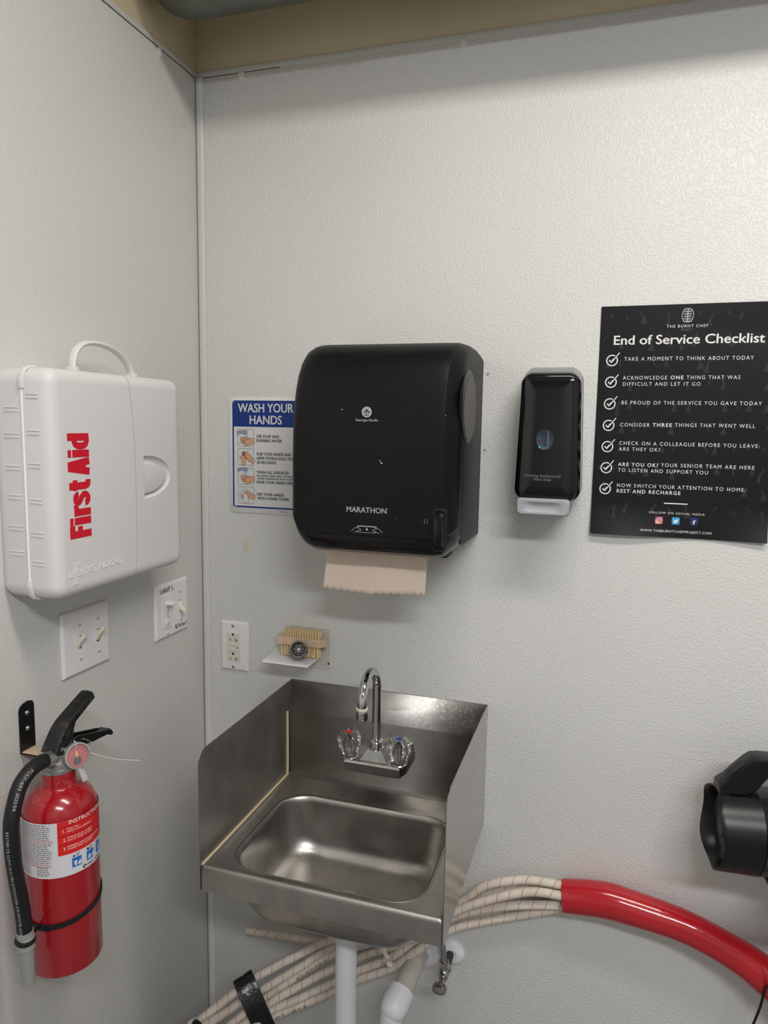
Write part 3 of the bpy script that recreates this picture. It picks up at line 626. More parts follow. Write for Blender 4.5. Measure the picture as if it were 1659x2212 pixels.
mb.poly([(cx - .0158, cy + .0045), (cx + .0158, cy + .0045), (cx + .0165, cy + .0028), (cx - .0165, cy + .0028)], z, M['greyprint'])
for sg in (1, -1):
    st([(cx + sg * .0285, cy - .006), (cx + sg * .022, cy + .0003), (cx + sg * .016, cy + .0003)]); st([(cx + sg * .0165, cy + .0045), (cx + sg * .0185, cy + .0030), (cx + sg * .0170, cy + .0008), (cx + sg * .0150, cy + .0035)])
    st([(cx + sg * .0150, cy + .0028), (cx + sg * .0145, cy - .0012), (cx + sg * .0105, cy - .0020), (cx + sg * .0105, cy - .0038), (cx + sg * .0145, cy - .0042), (cx + sg * .0225, cy - .0078)]); st([(cx + sg * .0145, cy - .0042), (cx + sg * .0165, cy - .0072)])
st([(cx - .0155 + k * .00155, cy - .0078 + (k % 2) * .0012) for k in range(21)], .0006)
mb.poly([(cx - .0013, cy + .0008), (cx + .0013, cy + .0008), (cx + .0013, cy - .0016), (cx + .0026, cy - .0016), (cx, cy - .0042), (cx - .0026, cy - .0016), (cx - .0013, cy - .0016)], z, M['greyprint'])
mb.build('pictogram', td); mb = MB()
for dx in (0, .0045): st([(.0975 + dx, -.114), (.0975 + dx, -.122)], .0005)
mb.build('wheel_mark', td)
for a, b, r_, zz in ((-.0545, .0672, .0013, .2292), (.0170, -.0185, .0012, .2330), (.0195, -.0225, .0018, .2330), (.046, -.1185, .0006, .2325), (.128, .0595, .0008, .2275)):
    mb = MB(); mb.lathe([(r_, 0), (r_ * .6, .0006)], M['chip'], o=(a, b, zz), axis=(0, 0, 1), n=7, lobes=lambda t, z_: 1 + .4 * math.sin(2 * t + a * 99)); mb.build('paint_chip', td)
mb = MB(); mb.box((.117, -.186, .155), (.02, .006, .05), M['satingrey'], r=.002); mb.build('cutter_guard', td)
# hanging sheet of paper towel
pt = thing('paper_towel', 'torn brown paper towel sheet hanging under the black dispenser', 'paper towel', (.4590, -.15, 1.3995))
mb = MB(); nx, nz = 66, 12; vs = []; fs = []
for j in range(nz + 1):
    t = j / nz
    for i in range(nx + 1):
        s_ = i / nx; x = -.0985 + .197 * s_ - .006 * t - .004 * t * t * (1 - s_)
        bot = .0805 + .0036 * (1 - abs(math.sin(s_ * PI * 14))) + (.003 if .46 < s_ < .50 else 0) + .002 * math.sin(s_ * 5)
        vs.append((x, .012 * math.sin(t * 1.2) - .012 * t + .003 * math.sin(s_ * 7 + 1) * t, -.002 - bot * t + .02 * (1 - t)))
for j in range(nz):
    for i in range(nx): fs.append((j * (nx + 1) + i, j * (nx + 1) + i + 1, (j + 1) * (nx + 1) + i + 1, (j + 1) * (nx + 1) + i))
mb.add(vs, fs, M['paper']); mb.build('sheet', pt, solid=.0006)

# ---------------------------------------------------------------- soap dispenser
sd = thing('soap_dispenser', 'glossy black wall soap dispenser with grey push lever', 'soap dispenser', (.756, 0, 1.60), 'back')
def soap_out(w0, i=0., v0=-.1075, v1=.1345, r0=.024, r1=.02):
    h = v1 - v0 - 2 * i; o = rrect(2., h, 1e-4, 1); out = []
    base = []
    cy = (v0 + v1) / 2; H = h / 2
    for k, (sx, sy) in enumerate(((1, 1), (-1, 1), (-1, -1), (1, -1))):
        r = max(.002, (r1 if sy > 0 else r0) - i)
        for q in range(8):
            a = k * PI / 2 + q * PI / 2 / 7
            base.append((sx * (w0 - i - r) + r * math.cos(a), cy + sy * (H - r) + r * math.sin(a)))
    for x, y in base:
        t = (y - v0) / (v1 - v0); wmul = .955 + .10 * (1 - (2 * t - .8) ** 2) - .09 * max(0, t - .5)
        out.append((x * wmul, y + (.004 * (1 - (x / w0) ** 2) if y > .1 else 0)))
    return out
mb = MB(); mb.loft([[(x, y, z) for x, y in soap_out(.0585, i)] for i, z in ((.0015, 0), (0, .002), (0, .034), (.0015, .0365), (.004, .037))], M['soapgrey']); mb.build('back_housing', sd)
mb = MB(); mb.loft([[(x, y - .004, z) for x, y in soap_out(.0583, i, v0=-.104, v1=.1285)] for i, z in ((.003, .036), (.0008, .0385), (0, .045), (0.0, .072), (.0012, .081), (.0032, .0885), (.006, .094), (.0085, .0963), (.011, .0975), (.02, .0992), (.035, .1005))], M['gloss']); mb.build('front_cover', sd, angle=50)
mb = MB(); mb.loft([[(-.0048 + x * s_, .0057 + y * s_, z) for x, y in circ(.0155, 36, 0, 0, .0182)] for s_, z in ((1, .0985), (1, .1014), (.95, .1018), (.92, .1014))], M['soapwin'])
mb.stroke([(.0008, .0228), (.0012, .0057), (.0008, -.011)], .0005, .1017, M['lever']); mb.poly([(-.0048 + .0135 * math.cos(t), .0057 + .0162 * math.sin(t)) for t in [PI + .35 + k * .11 for k in range(17)]], .1016, M['soapblue']); mb.build('sight_window', sd)
mb = MB(); ff = lambda p: p
mb.text('Foaming Antibacterial', -.0369, .0254, -.0602, .0050, .1012, M['dimprint']); mb.text('Hand Soap', -.0213, .0095, -.0665, .0050, .1012, M['dimprint'])
mb.build('lettering', sd)
mb = MB(); mb.ringf(rrect(.0765, .0285, .004, 4, -.0045, -.0617), rrect(.0757, .0277, .0038, 4, -.0045, -.0617), .1010, M['spk2']); mb.build('label_outline', sd)
mb = MB()
def lev(i, z):
    out = []
    for x, y in rrect(.0935 - 2 * i, .028 - 2 * i, .006, 5): out.append((-.0032 + x, -.1135 + y - (.0042 * (1 - (x / .047) ** 2) if y < 0 else -.0042 * (1 - (x / .047) ** 2)) + 0, z))
    return out
mb.loft([lev(.002, .03), lev(0, .032), lev(0, .102), lev(.001, .1055), lev(.003, .107)], M['lever'], cap1=False)
outer = lev(.003, .107); n_ = len(outer)
def dish(s_, z): return [(-.0032 + s_ * (.0365 * math.cos(a)), -.1135 + s_ * (.0118 * math.sin(a)), z) for a in [math.atan2((p[1] + .1135) / .0125, (p[0] + .0032) / .044) for p in outer]]
mb.loft([outer, dish(1.08, .1072), dish(1, .1068), dish(.8, .1045), dish(.5, .1025), dish(.2, .102)], M['lever'], cap0=False); mb.build('push_lever', sd, angle=60)

# ---------------------------------------------------------------- checklist poster
PW, PH = .3, .4155
po = thing('checklist_poster', 'black checklist poster with white ticks taped to the back wall', 'poster', (.834, 0, 1.847), 'back')
def bulge(p):
    x, y, z = p; t = -y / PH
    n_ = .0012 + .010 * max(0, t - .86) / .14 * (.55 + .45 * math.sin(x * 22 + .6)) * (max(0, t - .86) / .14) ** .5 + .0012 * (1 + math.sin(x * 9 + y * 12)) + (.004 * max(0, .12 - t) / .12 * max(0, x - .1) / .2)
    return (x, y, n_ + z)
mb = MB(); nx, ny = 30, 42
vs = [(PW * i / nx, -PH * j / ny, 0) for j in range(ny + 1) for i in range(nx + 1)]
fs = [(j * (nx + 1) + i, (j + 1) * (nx + 1) + i, (j + 1) * (nx + 1) + i + 1, j * (nx + 1) + i + 1) for j in range(ny) for i in range(nx)]
mb.add(vs, fs, M['poster'], fn=bulge); mb.build('sheet', po)
mb = MB()
for j in range(11):
    for i in range(12):
        if random.random() < .18: continue
        cx = .016 + i * .0246 + random.uniform(-.003, .003); cy = -.012 - j * .0382 - .006 * (i % 2); h = random.uniform(.007, .015)
        w = [random.uniform(.0007, .0022) for _ in range(5)]; lean = random.uniform(-.002, .002)
        sp = [(cx + lean * k + .0012 * math.sin(k * 1.7 + i), cy - k * h / 4) for k in range(5)]
        pts = [(x - w[k], y) for k, (x, y) in enumerate(sp)] + [(x + w[k], y) for k, (x, y) in reversed(list(enumerate(sp)))]
        if cy - h > -PH + .016: mb.poly(pts, .0002, M['ghost'], fn=bulge)
        if random.random() < .55 and cy - h - .014 > -PH + .004:
            b = random.uniform(.0035, .0075); yy = cy - h
            for k in range(3):
                x = cx + lean * 4; mb.poly([(x + b * (-.9 + .62 * k), yy - .010), (x + b * (-.9 + .62 * k + .5), yy - .0105), (x + b * (-.25 + .2 * k + .2), yy), (x + b * (-.3 + .2 * k), yy)], .0002, M['ghost'], fn=bulge)
mb.build('background_print', po)
mb = MB(); zp = .0005; wp = M['posterw']; PT = lambda t, a, b, y, c, bd=0., sp=1.28, m='posterw', sl=0.: mb.text(t, a, b, y, c, zp, M[m], bold=bd, spacing=sp, fn=bulge, slope=sl)
PT('THE BURNT CHEF', .1128, .1801, -.0402, .0047, .004); PT('PROJECT', .1368, .1554, -.0459, .0035, 0, 1.05, 'posterg')
PT('End of Service Checklist', .0248, .2717, -.0682, .0158, .036, 1.0)
CK = .0064
PT('TAKE A MOMENT TO THINK ABOUT TODAY', .0442, .2568, -.0970, CK)
PT('ACKNOWLEDGE', .0436, .1187, -.1306, CK); PT('ONE', .1247, .1460, -.1304, CK, .04); PT('THING THAT WAS', .1512, .2378, -.1303, CK); PT('DIFFICULT AND LET IT GO', .0440, .1746, -.1418, CK)
PT('BE PROUD OF THE SERVICE YOU GAVE TODAY', .0438, .2751, -.1753, CK)
PT('CONSIDER', .0436, .0945, -.2154, CK); PT('THREE', .0996, .1320, -.2150, CK, .04); PT('THINGS THAT WENT WELL', .1372, .2674, -.2145, CK)
PT('CHECK ON A COLLEAGUE BEFORE YOU LEAVE:', .0438, .2771, -.2490, CK); PT('ARE THEY OK?', .0435, .1146, -.2598, CK)
PT('ARE YOU OK?', .0438, .1129, -.2880, CK, .036); PT('YOUR SENIOR TEAM ARE HERE', .1178, .2717, -.2871, CK); PT('TO LISTEN AND SUPPORT YOU', .0440, .1974, -.2984, CK)
PT('NOW SWITCH YOUR ATTENTION TO HOME:', .0439, .2603, -.3268, CK); PT('REST AND RECHARGE', .0440, .1539, -.3372, CK, .036)
mb.loft([[(x, y, zp) for x, y in rrect(.0402, .0020, .0009, 3, .1471, -.3534)]], wp, cap0=False, fn=bulge, smooth=False)
PT('FOLLOW ON SOCIAL MEDIA', .1029, .1968, -.3728, .0036, .002); PT('WWW.THEBURNTCHEFPROJECT.COM', .0884, .2099, -.4062, .0042, .002, 1.12)
for yy in (-.0962, -.1353, -.1747, -.2140, -.2530, -.2920, -.3311):
    cx = .0231; arc = [(cx + .0093 * math.cos(a), yy + .0093 * math.sin(a)) for a in [1.02 + k * (2 * PI - .42) / 40 for k in range(41)]]
    mb.stroke(arc, .0021, zp, wp, fn=bulge); mb.stroke([(cx - .0045, yy + .0005), (cx - .0012, yy - .0034), (cx + .0035, yy + .0028)], .0031, zp + .0001, wp, fn=bulge); mb.stroke([(cx + .0008, yy - .0014), (cx + .0125, yy + .0138)], .0017, zp + .0002, wp, fn=bulge)
# brain emblem
cx, cy = .1463, -.0195
for sg in (1, -1):
    hem = [(cx + sg * (.0006 + .0088 * math.sin(a) ** .8), cy + .0118 * math.cos(a)) for a in [k * PI / 16 for k in range(17)]]
    mb.stroke(hem, .0007, zp, wp, fn=bulge); mb.stroke([(cx + sg * .0006, cy + .0115), (cx + sg * .0006, cy - .0115)], .0006, zp, wp, fn=bulge)
    for k in range(5):
        y0 = cy + .0085 - k * .0042
        mb.stroke([(cx + sg * .0012, y0 - .003), (cx + sg * .0035, y0 - .0005), (cx + sg * .0050, y0 - .0022), (cx + sg * .0072, y0 - .0002 - .0006 * k)], .0006, zp, wp, fn=bulge)
        mb.stroke([(cx + sg * .0025, y0 + .0012), (cx + sg * .0040, y0 + .0022), (cx + sg * .0058, y0 + .0012)], .0005, zp, wp, fn=bulge)
# social icons
def icon(cx, cy, w, mm, z_=zp): mb.loft([[(x, y, z_) for x, y in rrect(w, w, w * .18, 4, cx, cy)]], M[mm], cap0=False, fn=bulge, smooth=False)
ic = .0134; icon(.1203, -.3848, ic, 'ig1')
mb.poly([(.1203 - ic / 2 + .001, -.3848 - ic / 2 + .0004), (.1203 + ic * .3, -.3848 - ic / 2 + .0004), (.1203 - ic / 2 + .0004, -.3848 + ic * .05)], zp + .0001, M['ig2'], fn=bulge)
mb.poly([(.1203 - ic / 2 + .0006, -.3848 + ic / 2 - .0006), (.1203 - ic / 2 + .0004, -.3848 + ic * .15), (.1203 + ic * .35, -.3848 + ic / 2 - .0004)], zp + .0001, M['ig3'], fn=bulge)
mb.ringf(rrect(.0092, .0092, .0026, 4, .1203, -.3848), rrect(.0078, .0078, .002, 4, .1203, -.3848), zp + .0003, wp, fn=bulge); mb.ringf(circ(.0024, 20, .1203, -.3848), circ(.0016, 20, .1203, -.3848), zp + .0003, wp, fn=bulge); mb.poly(circ(.0005, 8, .1231, -.382), zp + .0003, wp, fn=bulge)
icon(.1489, -.3847, ic, 'tw')
bird = [(-.0044, -.0030), (-.0018, -.0024), (-.0038, -.0008), (-.0030, -.0006), (-.0042, .0010), (-.0034, .0010), (-.0040, .0030), (-.0010, .0012), (.0002, .0010), (.0008, .0030), (.0024, .0034), (.0034, .0028), (.0046, .0030), (.0040, .0018), (.0046, .0016), (.0036, .0006), (.0026, -.0026), (.0000, -.0042), (-.0026, -.0042)]
mb.poly([(.1489 + a, -.3847 + b) for a, b in bird], zp + .0003, wp, fn=bulge)
icon(.1799, -.3840, ic, 'fb'); mb.text('f', .1775, .1825, -.3898, .0076, zp + .0003, wp, bold=.03, fn=bulge)
mb.build('printed_design', po)

# ---------------------------------------------------------------- small acrylic shelf with brush and cup
sh_ = thing('wall_shelf', 'small clear and white acrylic shelf stuck to the wall above the sink', 'shelf', (.245, 0, 1.127), 'back')
mb = MB(); mb.rslab(.106, .09, .003, [(0, .0003), (0, .0025)], M['acryl'], cx=.009, cy=.016, smooth=False); mb.build('back_plate', sh_)
mb = MB(); mb.rslab(.106, .072, .003, [(.0004, -.0016), (0, -.001), (0, .001), (.0004, .0016)], M['shelfw'], cx=-.010, cy=-.039, fn=lambda p: (p[0], p[2] - .0008, -p[1])); mb.build('shelf_plate', sh_)
MB().lathe([(.0022, .002), (.002, .0034), (.0008, .0038)], M['ink'], o=(.0605, -.0147, 0), n=10).build('screw', sh_)
br = thing('nail_brush', 'wooden two sided nail brush with straw bristles lying on the small shelf', 'brush', (.247, -.022, 1.1295))
mb = MB(); out = [(-.050, -.008), (.050, -.008), (.058, .004), (.052, .015), (-.046, .015), (-.054, .004)]
out = [(-.0505, -.009), (.0495, -.009), (.060, .0035), (.050, .015), (-.0505, .015), (-.055, .003)]
mb.loft([[(x * s_, .003 + (y - .003) * s_, zz) for x, y in out] for zz, s_ in ((.0245, .98), (.026, 1), (.0405, 1), (.042, .98))], M['wood']); mb.build('handle', br, angle=20)
for nm, z0, z1, x0, x1 in (('upper', .042, .0572, -.032, .044), ('lower', .0245, .0006, -.040, .042)):
    mb = MB()
    for j in range(4):
        for i in range(14):
            x = x0 + (x1 - x0) * i / 13; y = -.0045 + j * .0052
            mb.lathe([(.0016, 0), (.0022, (z1 - z0) * .6), (.0026, z1 - z0)], M['bristle'], o=(x, y, z0), axis=(random.uniform(-.05, .05), random.uniform(-.05, .05), 1), n=7)
    mb.build('bristles', br)
cup = thing('metal_cup', 'small slotted dark metal cup lying on its side before the brush', 'cup', (.258, -.05, 1.1290))
ax = Vector((.42, -.86, .18)).normalized(); o0 = Vector((0, -.0020, .0225)) - ax * .004
mb = MB(); mb.lathe([(.0105, -.0295), (.0125, -.029), (.013, -.0225), (.0165, -.0205), (.0190, -.017), (.0198, 0), (.0205, .001), (.0205, .0028), (.0188, .0028), (.0184, -.001), (.0182, -.0165), (.0, -.0168)], M['cupm'], o=o0, axis=ax, n=36, cap1=False)
mb.build('shell', cup)
mb = MB(); mb.lathe([(.0183, -.001), (.0179, -.0155), (.0135, -.0160), (.013, -.010), (.0115, -.0085), (.002, -.0082)], M['cupdark'], o=o0, axis=ax, n=30, cap0=False); mb.build('inner_lining', cup)
mb = MB(); e1 = (Vector((0, 0, 1)) - ax * ax.z).normalized(); e2 = ax.cross(e1)
for k in range(7):
    a = 2 * PI * k / 7; c_ = o0 + ax * -.0085 + (e1 * math.cos(a) + e2 * math.sin(a)) * .0085; mb.lathe([(.0017, 0), (.0017, .0006)], M['slot'], o=c_, axis=ax, n=10)
mb.lathe([(.004, 0), (.0037, .0012), (.001, .0022)], M['chrome'], o=o0 + ax * -.0084, axis=ax, n=14); mb.build('drain_holes', cup)
mb = MB()
for k in range(3):
    a = -2.1 - k * .17; q = o0 + (e1 * math.cos(a) + e2 * math.sin(a)) * .0178; mb = MB(); mb.tube([q - ax * .004, q - ax * .012], .0008, M['seal'], n=6, sm=0); mb.build('side_slot', cup)
    mb = MB(); a = 1.5 + k * .2; q = o0 + (e1 * math.cos(a) + e2 * math.sin(a)) * .0198; mb.tube([q - ax * .004, q - ax * .014], .0008, M['slot'], n=6, sm=0); mb.build('side_slot', cup)

# ---------------------------------------------------------------- stainless hand sink
SX0, SX1, SYF, ZR, ZB, ZTOP = .2177, .6527, -.381, .8594, .8127, 1.067
SL = (.435, -.19, ZB); T = TW(SL)
sink = thing('hand_sink', 'stainless steel wall hand sink with splash guards on both sides', 'sink', SL)
# deck and front apron in one sheet, opening, bowl
ocx, ocy, ow, oh = .4295, -.2195, .352, .262
mb = MB(T); n_ = 7
def outl(w, h, r, cx, cy, z): return [(x, y, z) for x, y in rrect(w, h, r, n_, cx, cy)]
DW, DH, DCX, DCY = SX1 - SX0 - .003, -SYF - .002, (SX0 + SX1) / 2, SYF / 2 - .0005
rings = [outl(DW, DH, .004, DCX, DCY, ZB + .001), outl(DW, DH, .004, DCX, DCY, ZR - .009), outl(DW - .0010, DH - .0010, .004, DCX, DCY, ZR - .0055), outl(DW - .0035, DH - .0035, .005, DCX, DCY, ZR - .0024), outl(DW - .0075, DH - .0075, .006, DCX, DCY, ZR - .0006), outl(DW - .012, DH - .012, .007, DCX, DCY, ZR), outl(DW - .016, DH - .016, .008, DCX, DCY - .000, ZR - .0004),
         outl(ow + .050, oh + .036, .05, ocx, ocy + .001, ZR - .0030), outl(ow + .034, oh + .028, .056, ocx, ocy, ZR - .0052), outl(ow + .012, oh + .012, .060, ocx, ocy, ZR - .0062)]
mb.loft(rings, M['steel'], cap0=False, cap1=False)
mb.build('deck', sink, angle=50)
mb = MB(T); prb = [(.012, -.0062, .060), (.004, -.0075, .058), (-.002, -.0115, .056), (-.005, -.018, .055), (-.012, -.055, .056), (-.018, -.092, .058), (-.024, -.110, .06), (-.036, -.126, .062), (-.056, -.1375, .066), (-.085, -.143, .07), (-.13, -.1452, .06), (-.19, -.1468, .03)]
rings = [outl(ow + a, oh + a * .92, r, ocx, ocy, ZR + (z * .865 if z < -.05 else z)) for a, z, r in prb]
mb.loft(rings, M['bowl'], cap0=False, cap1=True); mb.build('bowl', sink, angle=80, solid=-.0012)
mb = MB(T); mb.lathe([(.030, .0), (.029, .0022), (.024, .0026), (.020, -.001), (.004, -.0035)], M['chrome'], o=(ocx, ocy, ZR - .1268), n=30)
mb.build('drain', sink)
mb = MB(T)
by = -.024; q = [(-.0005, ZTOP), (-.0022, ZTOP + .0006), (-.0035, ZTOP - .0006), (by, 1.0065), (by - .0008, 1.004), (by - .0008, ZR + .006), (by - .005, ZR - .001)]
mb.loft([[(x, y, z) for y, z in q] for x in (SX0 + .001, SX1 - .001)], M['steelspot'], closed=False, cap0=False, cap1=False)
mb.build('splash_back', sink, angle=25, solid=-.001)
def side(x, inner, ms):
    pts = [(-.0008, ZB), (SYF + .002, ZB), (SYF, ZB + .003)]
    r = .024
    for k in range(9):
        a = PI + k * PI / 2 / 8 * -1; pts.append((SYF + r + r * math.cos(a), ZTOP - r + r * math.sin(a)))
    pts += [(-.0008, ZTOP)]
    mb = MB(T); th = .0014
    mb.loft([[(x + d * inner, y, z) for y, z in pts] for d in (0, th)], M[ms], smooth=False); return mb
side(SX0, 1, 'steel').build('side_guard', sink); side(SX1, -1, 'steelside').build('side_guard', sink)
mb = MB(T); cp = lambda p, r=.0023: mb.tube(p, r, M['caulk'], n=8, sm=4)
cp([(SX0 + .0025, by - .003, 1.003), (SX0 + .003, by - .003, .94), (SX0 + .0032, by - .004, ZR + .003), (SX0 + .0035, by - .012, ZR + .0005), (SX0 + .003, -.12, ZR), (SX0 + .0028, -.25, ZR), (SX0 + .0022, SYF + .006, ZR)])
mb.build('caulk_bead', sink)

# wall faucet with clear knobs
FL = (.4435, by - .001, .945); T = TW(FL)
fa = thing('faucet', 'chrome gooseneck tap with two clear knobs on the sink splash back', 'faucet', FL)
def fsec(hw, y0, z0, z1): return hw, y0, z0, z1
mb = MB(T); xc = .4435; yb = by - .0012
base = [(-.066, yb), (-.066, -.092), (-.058, -.116), (.058, -.116), (.0655, -.092), (.0655, yb)]
mb.loft([[(xc + x * s_, yb + (y - yb) * s_, z) for x, y in base] for z, s_ in ((.936, .965), (.939, 1), (.9555, 1), (.9590, .975))], M['chromedull'], smooth=False)
# raised middle pyramid and knob pads
mid0 = [(-.030, -.105), (.030, -.105), (.024, yb - .01), (-.024, yb - .01)]; mid1 = [(-.0125, -.098), (.0125, -.098), (.0115, -.072), (-.0115, -.072)]
mb.loft([[(xc + x, y, z) for x, y in pl] for pl, z in ((mid0, .957), (mid1, .9825))], M['chromedull'], smooth=False)
mb.loft([[(xc + x, y, z) for x, y in pl] for pl, z in (([(-.064, -.088), (.064, -.088), (.064, yb), (-.064, yb)], .957), ([(-.060, -.05), (.060, -.05), (.060, yb), (-.060, yb)], .974))], M['chromedull'], smooth=False)
mb.build('tap_body', fa, angle=25)
for kx, nm, mk in ((.392, 'hot', 'hot'), (.4945, 'cold', 'cold')):
    mb = MB(T); axk = (-.03 if nm == 'hot' else .02, -.12, 1)
    mb.lathe([(.0165, 0), (.0165, .004), (.0125, .007), (.0085, .009), (.0085, .012)], M['chromedull'], o=(kx, -.095, .957), axis=axk, n=24)
    p_ = mb.build('knob_base', fa)
    mb = MB(T); lob = lambda t, z_: 1 + .055 * math.cos(8 * t) if .012 < z_ < .052 else 1
    mb.lathe([(.010, .008), (.0155, .0095), (.0165, .016), (.0192, .024), (.0238, .034), (.0245, .0400), (.0212, .049), (.0140, .0570), (.0105, .0594), (.0092, .0590), (.0086, .0564), (.003, .0560)], M['acrylic'], o=(kx, -.095, .957), axis=axk, n=48, lobes=lob); kn = mb.build('knob', fa, angle=12)
    mb = MB(T); oo = Vector((kx, -.095, .957)) + Vector(axk).normalized() * .0558
    mb.lathe([(.0068, 0), (.0068, .0012), (.002, .0016)], M[mk], o=oo, axis=axk, n=20); mb.build('colour_dot', kn)
    mb = MB(T); mb.lathe([(.0062, .012), (.0062, .034), (.005, .047), (.002, .048)], M['chromedull'], o=(kx, -.095, .957), axis=axk, n=16); mb.build('knob_stem', kn)
mb = MB(T); rb = (xc, -.087)
mb.lathe([(.0155, 0), (.0155, .003), (.0135, .004), (.0132, .013), (.0142, .0135), (.0142, .0165), (.0118, .019), (.0095, .0205)], M['chrome'], o=(rb[0], rb[1], .980), n=30); mb.build('spout_collar', fa)
mb = MB(T); arc = [(xc, -.087, .996), (xc, -.087, 1.03), (xc, -.087, 1.07), (xc, -.087, 1.098)]
RA = .052
for k in range(1, 13):
    a = PI - k * PI / 12; arc.append((xc + .0045 * k / 12, -.087 - RA - RA * math.cos(a), 1.103 + RA * math.sin(a)))
arc += [(xc + .0047, -.191, 1.094)]
mb.tube(arc, .0088, M['chrome'], n=20, sm=4); mb.build('spout', fa)
mb = MB(T); e_ = (xc + .0048, -.191, 1.104); mb.lathe([(.0098, 0), (.0110, .002), (.0110, .020), (.0100, .022), (.007, .0222)], M['chrome'], o=e_, axis=(0, 0, -1), n=26)
mb.lathe([(.0090, -.0012), (.0113, -.0008), (.0113, .0022), (.0105, .003)], M['scale'], o=e_, axis=(0, 0, -1), n=22, lobes=lambda t, z_: 1 + .03 * math.sin(5 * t)); mb.build('aerator', fa)

# ---------------------------------------------------------------- waste pipe, trap, stop valve, supply
TL = (.4295, -.21, .2); T = TW(TL)
dp = thing('drain_pipe', 'white plastic waste pipe and trap beneath the steel sink', 'pipe', TL)
mb = MB(T); mb.lathe([(.0205, 0), (.0205, .7275)], M['pvc'], o=(.4325, -.2195, .0025), n=28); mb.build('tailpiece', dp)
mb = MB(T); mb.tube([(.524, -.002, .492), (.521, -.045, .487), (.514, -.10, .479), (.509, -.13, .472)], .0205, M['pvcdirty'], n=22); mb.build('trap_arm', dp)
mb = MB(T); d_ = Vector((-.18, -.93, -.32)); mb.lathe([(.0235, 0), (.0275, .003), (.0282, .028), (.028, .034), (.0262, .046), (.0205, .056), (.012, .0605), (.003, .062)], M['pvc'], o=(.5125, -.105, .4785), axis=d_, n=30); mb.build('trap_elbow', dp)
mb = MB(T); mb.tube([(.503, -.142, .458), (.500, -.148, .42), (.492, -.155, .375), (.474, -.175, .345), (.452, -.2, .345), (.4345, -.2195, .375), (.4325, -.2195, .41)], .0235, M['pvc'], n=22); mb.build('trap_bend', dp)
def escutcheon(label, x, z, r, mm='esc', hole=.0):
    t_ = thing('pipe_escutcheon', label, 'escutcheon', (x, 0, z), 'back', 'white pipe collars under the sink')
    MB().lathe([(r, 0), (r, .002), (r * .9, .006), (r * .7, .0095), (r * .42, .011), (r * .38, .009)], M[mm], n=34, cap1=True).build('collar', t_); return t_
escutcheon('white round wall collar around the waste pipe below the sink bowl', .532, .487, .0345)
escutcheon('white round wall collar behind the chrome stop valve', .594, .506, .0285)
sv = thing('stop_valve', 'chrome stop valve with oval handle under the right of the sink', 'valve', (.592, 0, .505), 'back')
mb = MB(); mb.lathe([(.0085, .009), (.0085, .05)], M['dark'], n=18); mb.build('pipe_stub', sv)
mb = MB(); mb.lathe([(.0125, .046), (.0125, .056), (.0095, .058), (.0105, .062), (.0105, .078), (.0085, .081)], M['chromedull'], n=6); mb.lathe([(.008, 0), (.008, .014), (.0105, .014), (.0105, .024), (.007, .026)], M['chromedull'], o=(-.001, .004, .066), axis=(0, 1, 0), n=6); mb.build('valve_body', sv)
mb = MB(); mb.lathe([(.006, .078), (.006, .098), (.0115, .101), (.0125, .104), (.0125, .112), (.011, .115), (.006, .1155), (.003, .1165)], M['chromedull'], n=26, lobes=lambda t_, z_: (1 + .22 * math.cos(2 * t_)) if z_ > .099 else 1); mb.build('oval_handle', sv)
sl = MB(TW((.585, -.066, .53))); sl.tube([(.591, -.066, .529), (.588, -.066, .56), (.577, -.067, .60), (.570, -.064, .66), (.562, -.055, .73), (.556, -.045, .80)], .0062, M['flex'], n=14)
o = sl.build('supply_line'); o.location = (.585, -.066, .53); tag(o, 'grey braided water supply line rising behind the sink from the stop valve', 'supply line')
st2 = thing('capped_pipe_stub', 'dark capped pipe stub on the wall mostly hidden behind the waste pipe', 'pipe', (.357, 0, .462), 'back')
MB().lathe([(.010, 0), (.010, .018), (.012, .019), (.012, .027), (.006, .029)], M['dark'], n=18).build('cap', st2)
zt_ = MB(TW((.472, -.075, .515))); zt_.tube([(.4600, -.075, .545), (.4665, -.078, .531), (.4735, -.08, .519)], .0046, M['seal'], n=8, flat=(1.1, .35), up=(1, 0, .4)); zt_.box((.4785, -.08, .508), (.012, .006, .011), M['seal'], r=.0015)
o = zt_.build('cable_tie'); o.location = (.472, -.075, .515); tag(o, 'white cable tie tail sticking out from the hoses beneath the bowl', 'cable tie')

# ---------------------------------------------------------------- braided hoses, tape, red sleeve
left = {
 2: [(.1075, -.26, .4075), (.1147, -.22, .3969), (.1522, -.15, .409), (.1849, -.115, .4259), (.2613, -.07, .463), (.3396, -.045, .504)],
 3: [(.1234, -.26, .4019), (.1358, -.21, .3901), (.162, -.15, .3865), (.2012, -.11, .3997), (.2724, -.07, .4403), (.3441, -.045, .4875)],
 4: [(.1427, -.24, .371), (.1619, -.18, .3642), (.2067, -.11, .3801), (.2725, -.07, .4225), (.3475, -.045, .4761), (.4193, -.032, .5057)],
 5: [(.164, -.24, .367), (.1838, -.18, .3619), (.2206, -.12, .3779), (.277, -.08, .4049), (.3497, -.05, .445), (.4197, -.034, .4826), (.4809, -.028, .514)],
 6: [(.1843, -.22, .3529), (.2056, -.17, .3574), (.225, -.12, .3625), (.277, -.08, .3748), (.35, -.05, .4117), (.4021, -.044, .4466), (.4723, -.04, .4921)],
 7: [(.1948, -.22, .3371), (.2109, -.17, .3395), (.2294, -.12, .3472), (.2771, -.08, .3558), (.3491, -.05, .3891), (.4024, -.046, .4255), (.4742, -.046, .4722)]}
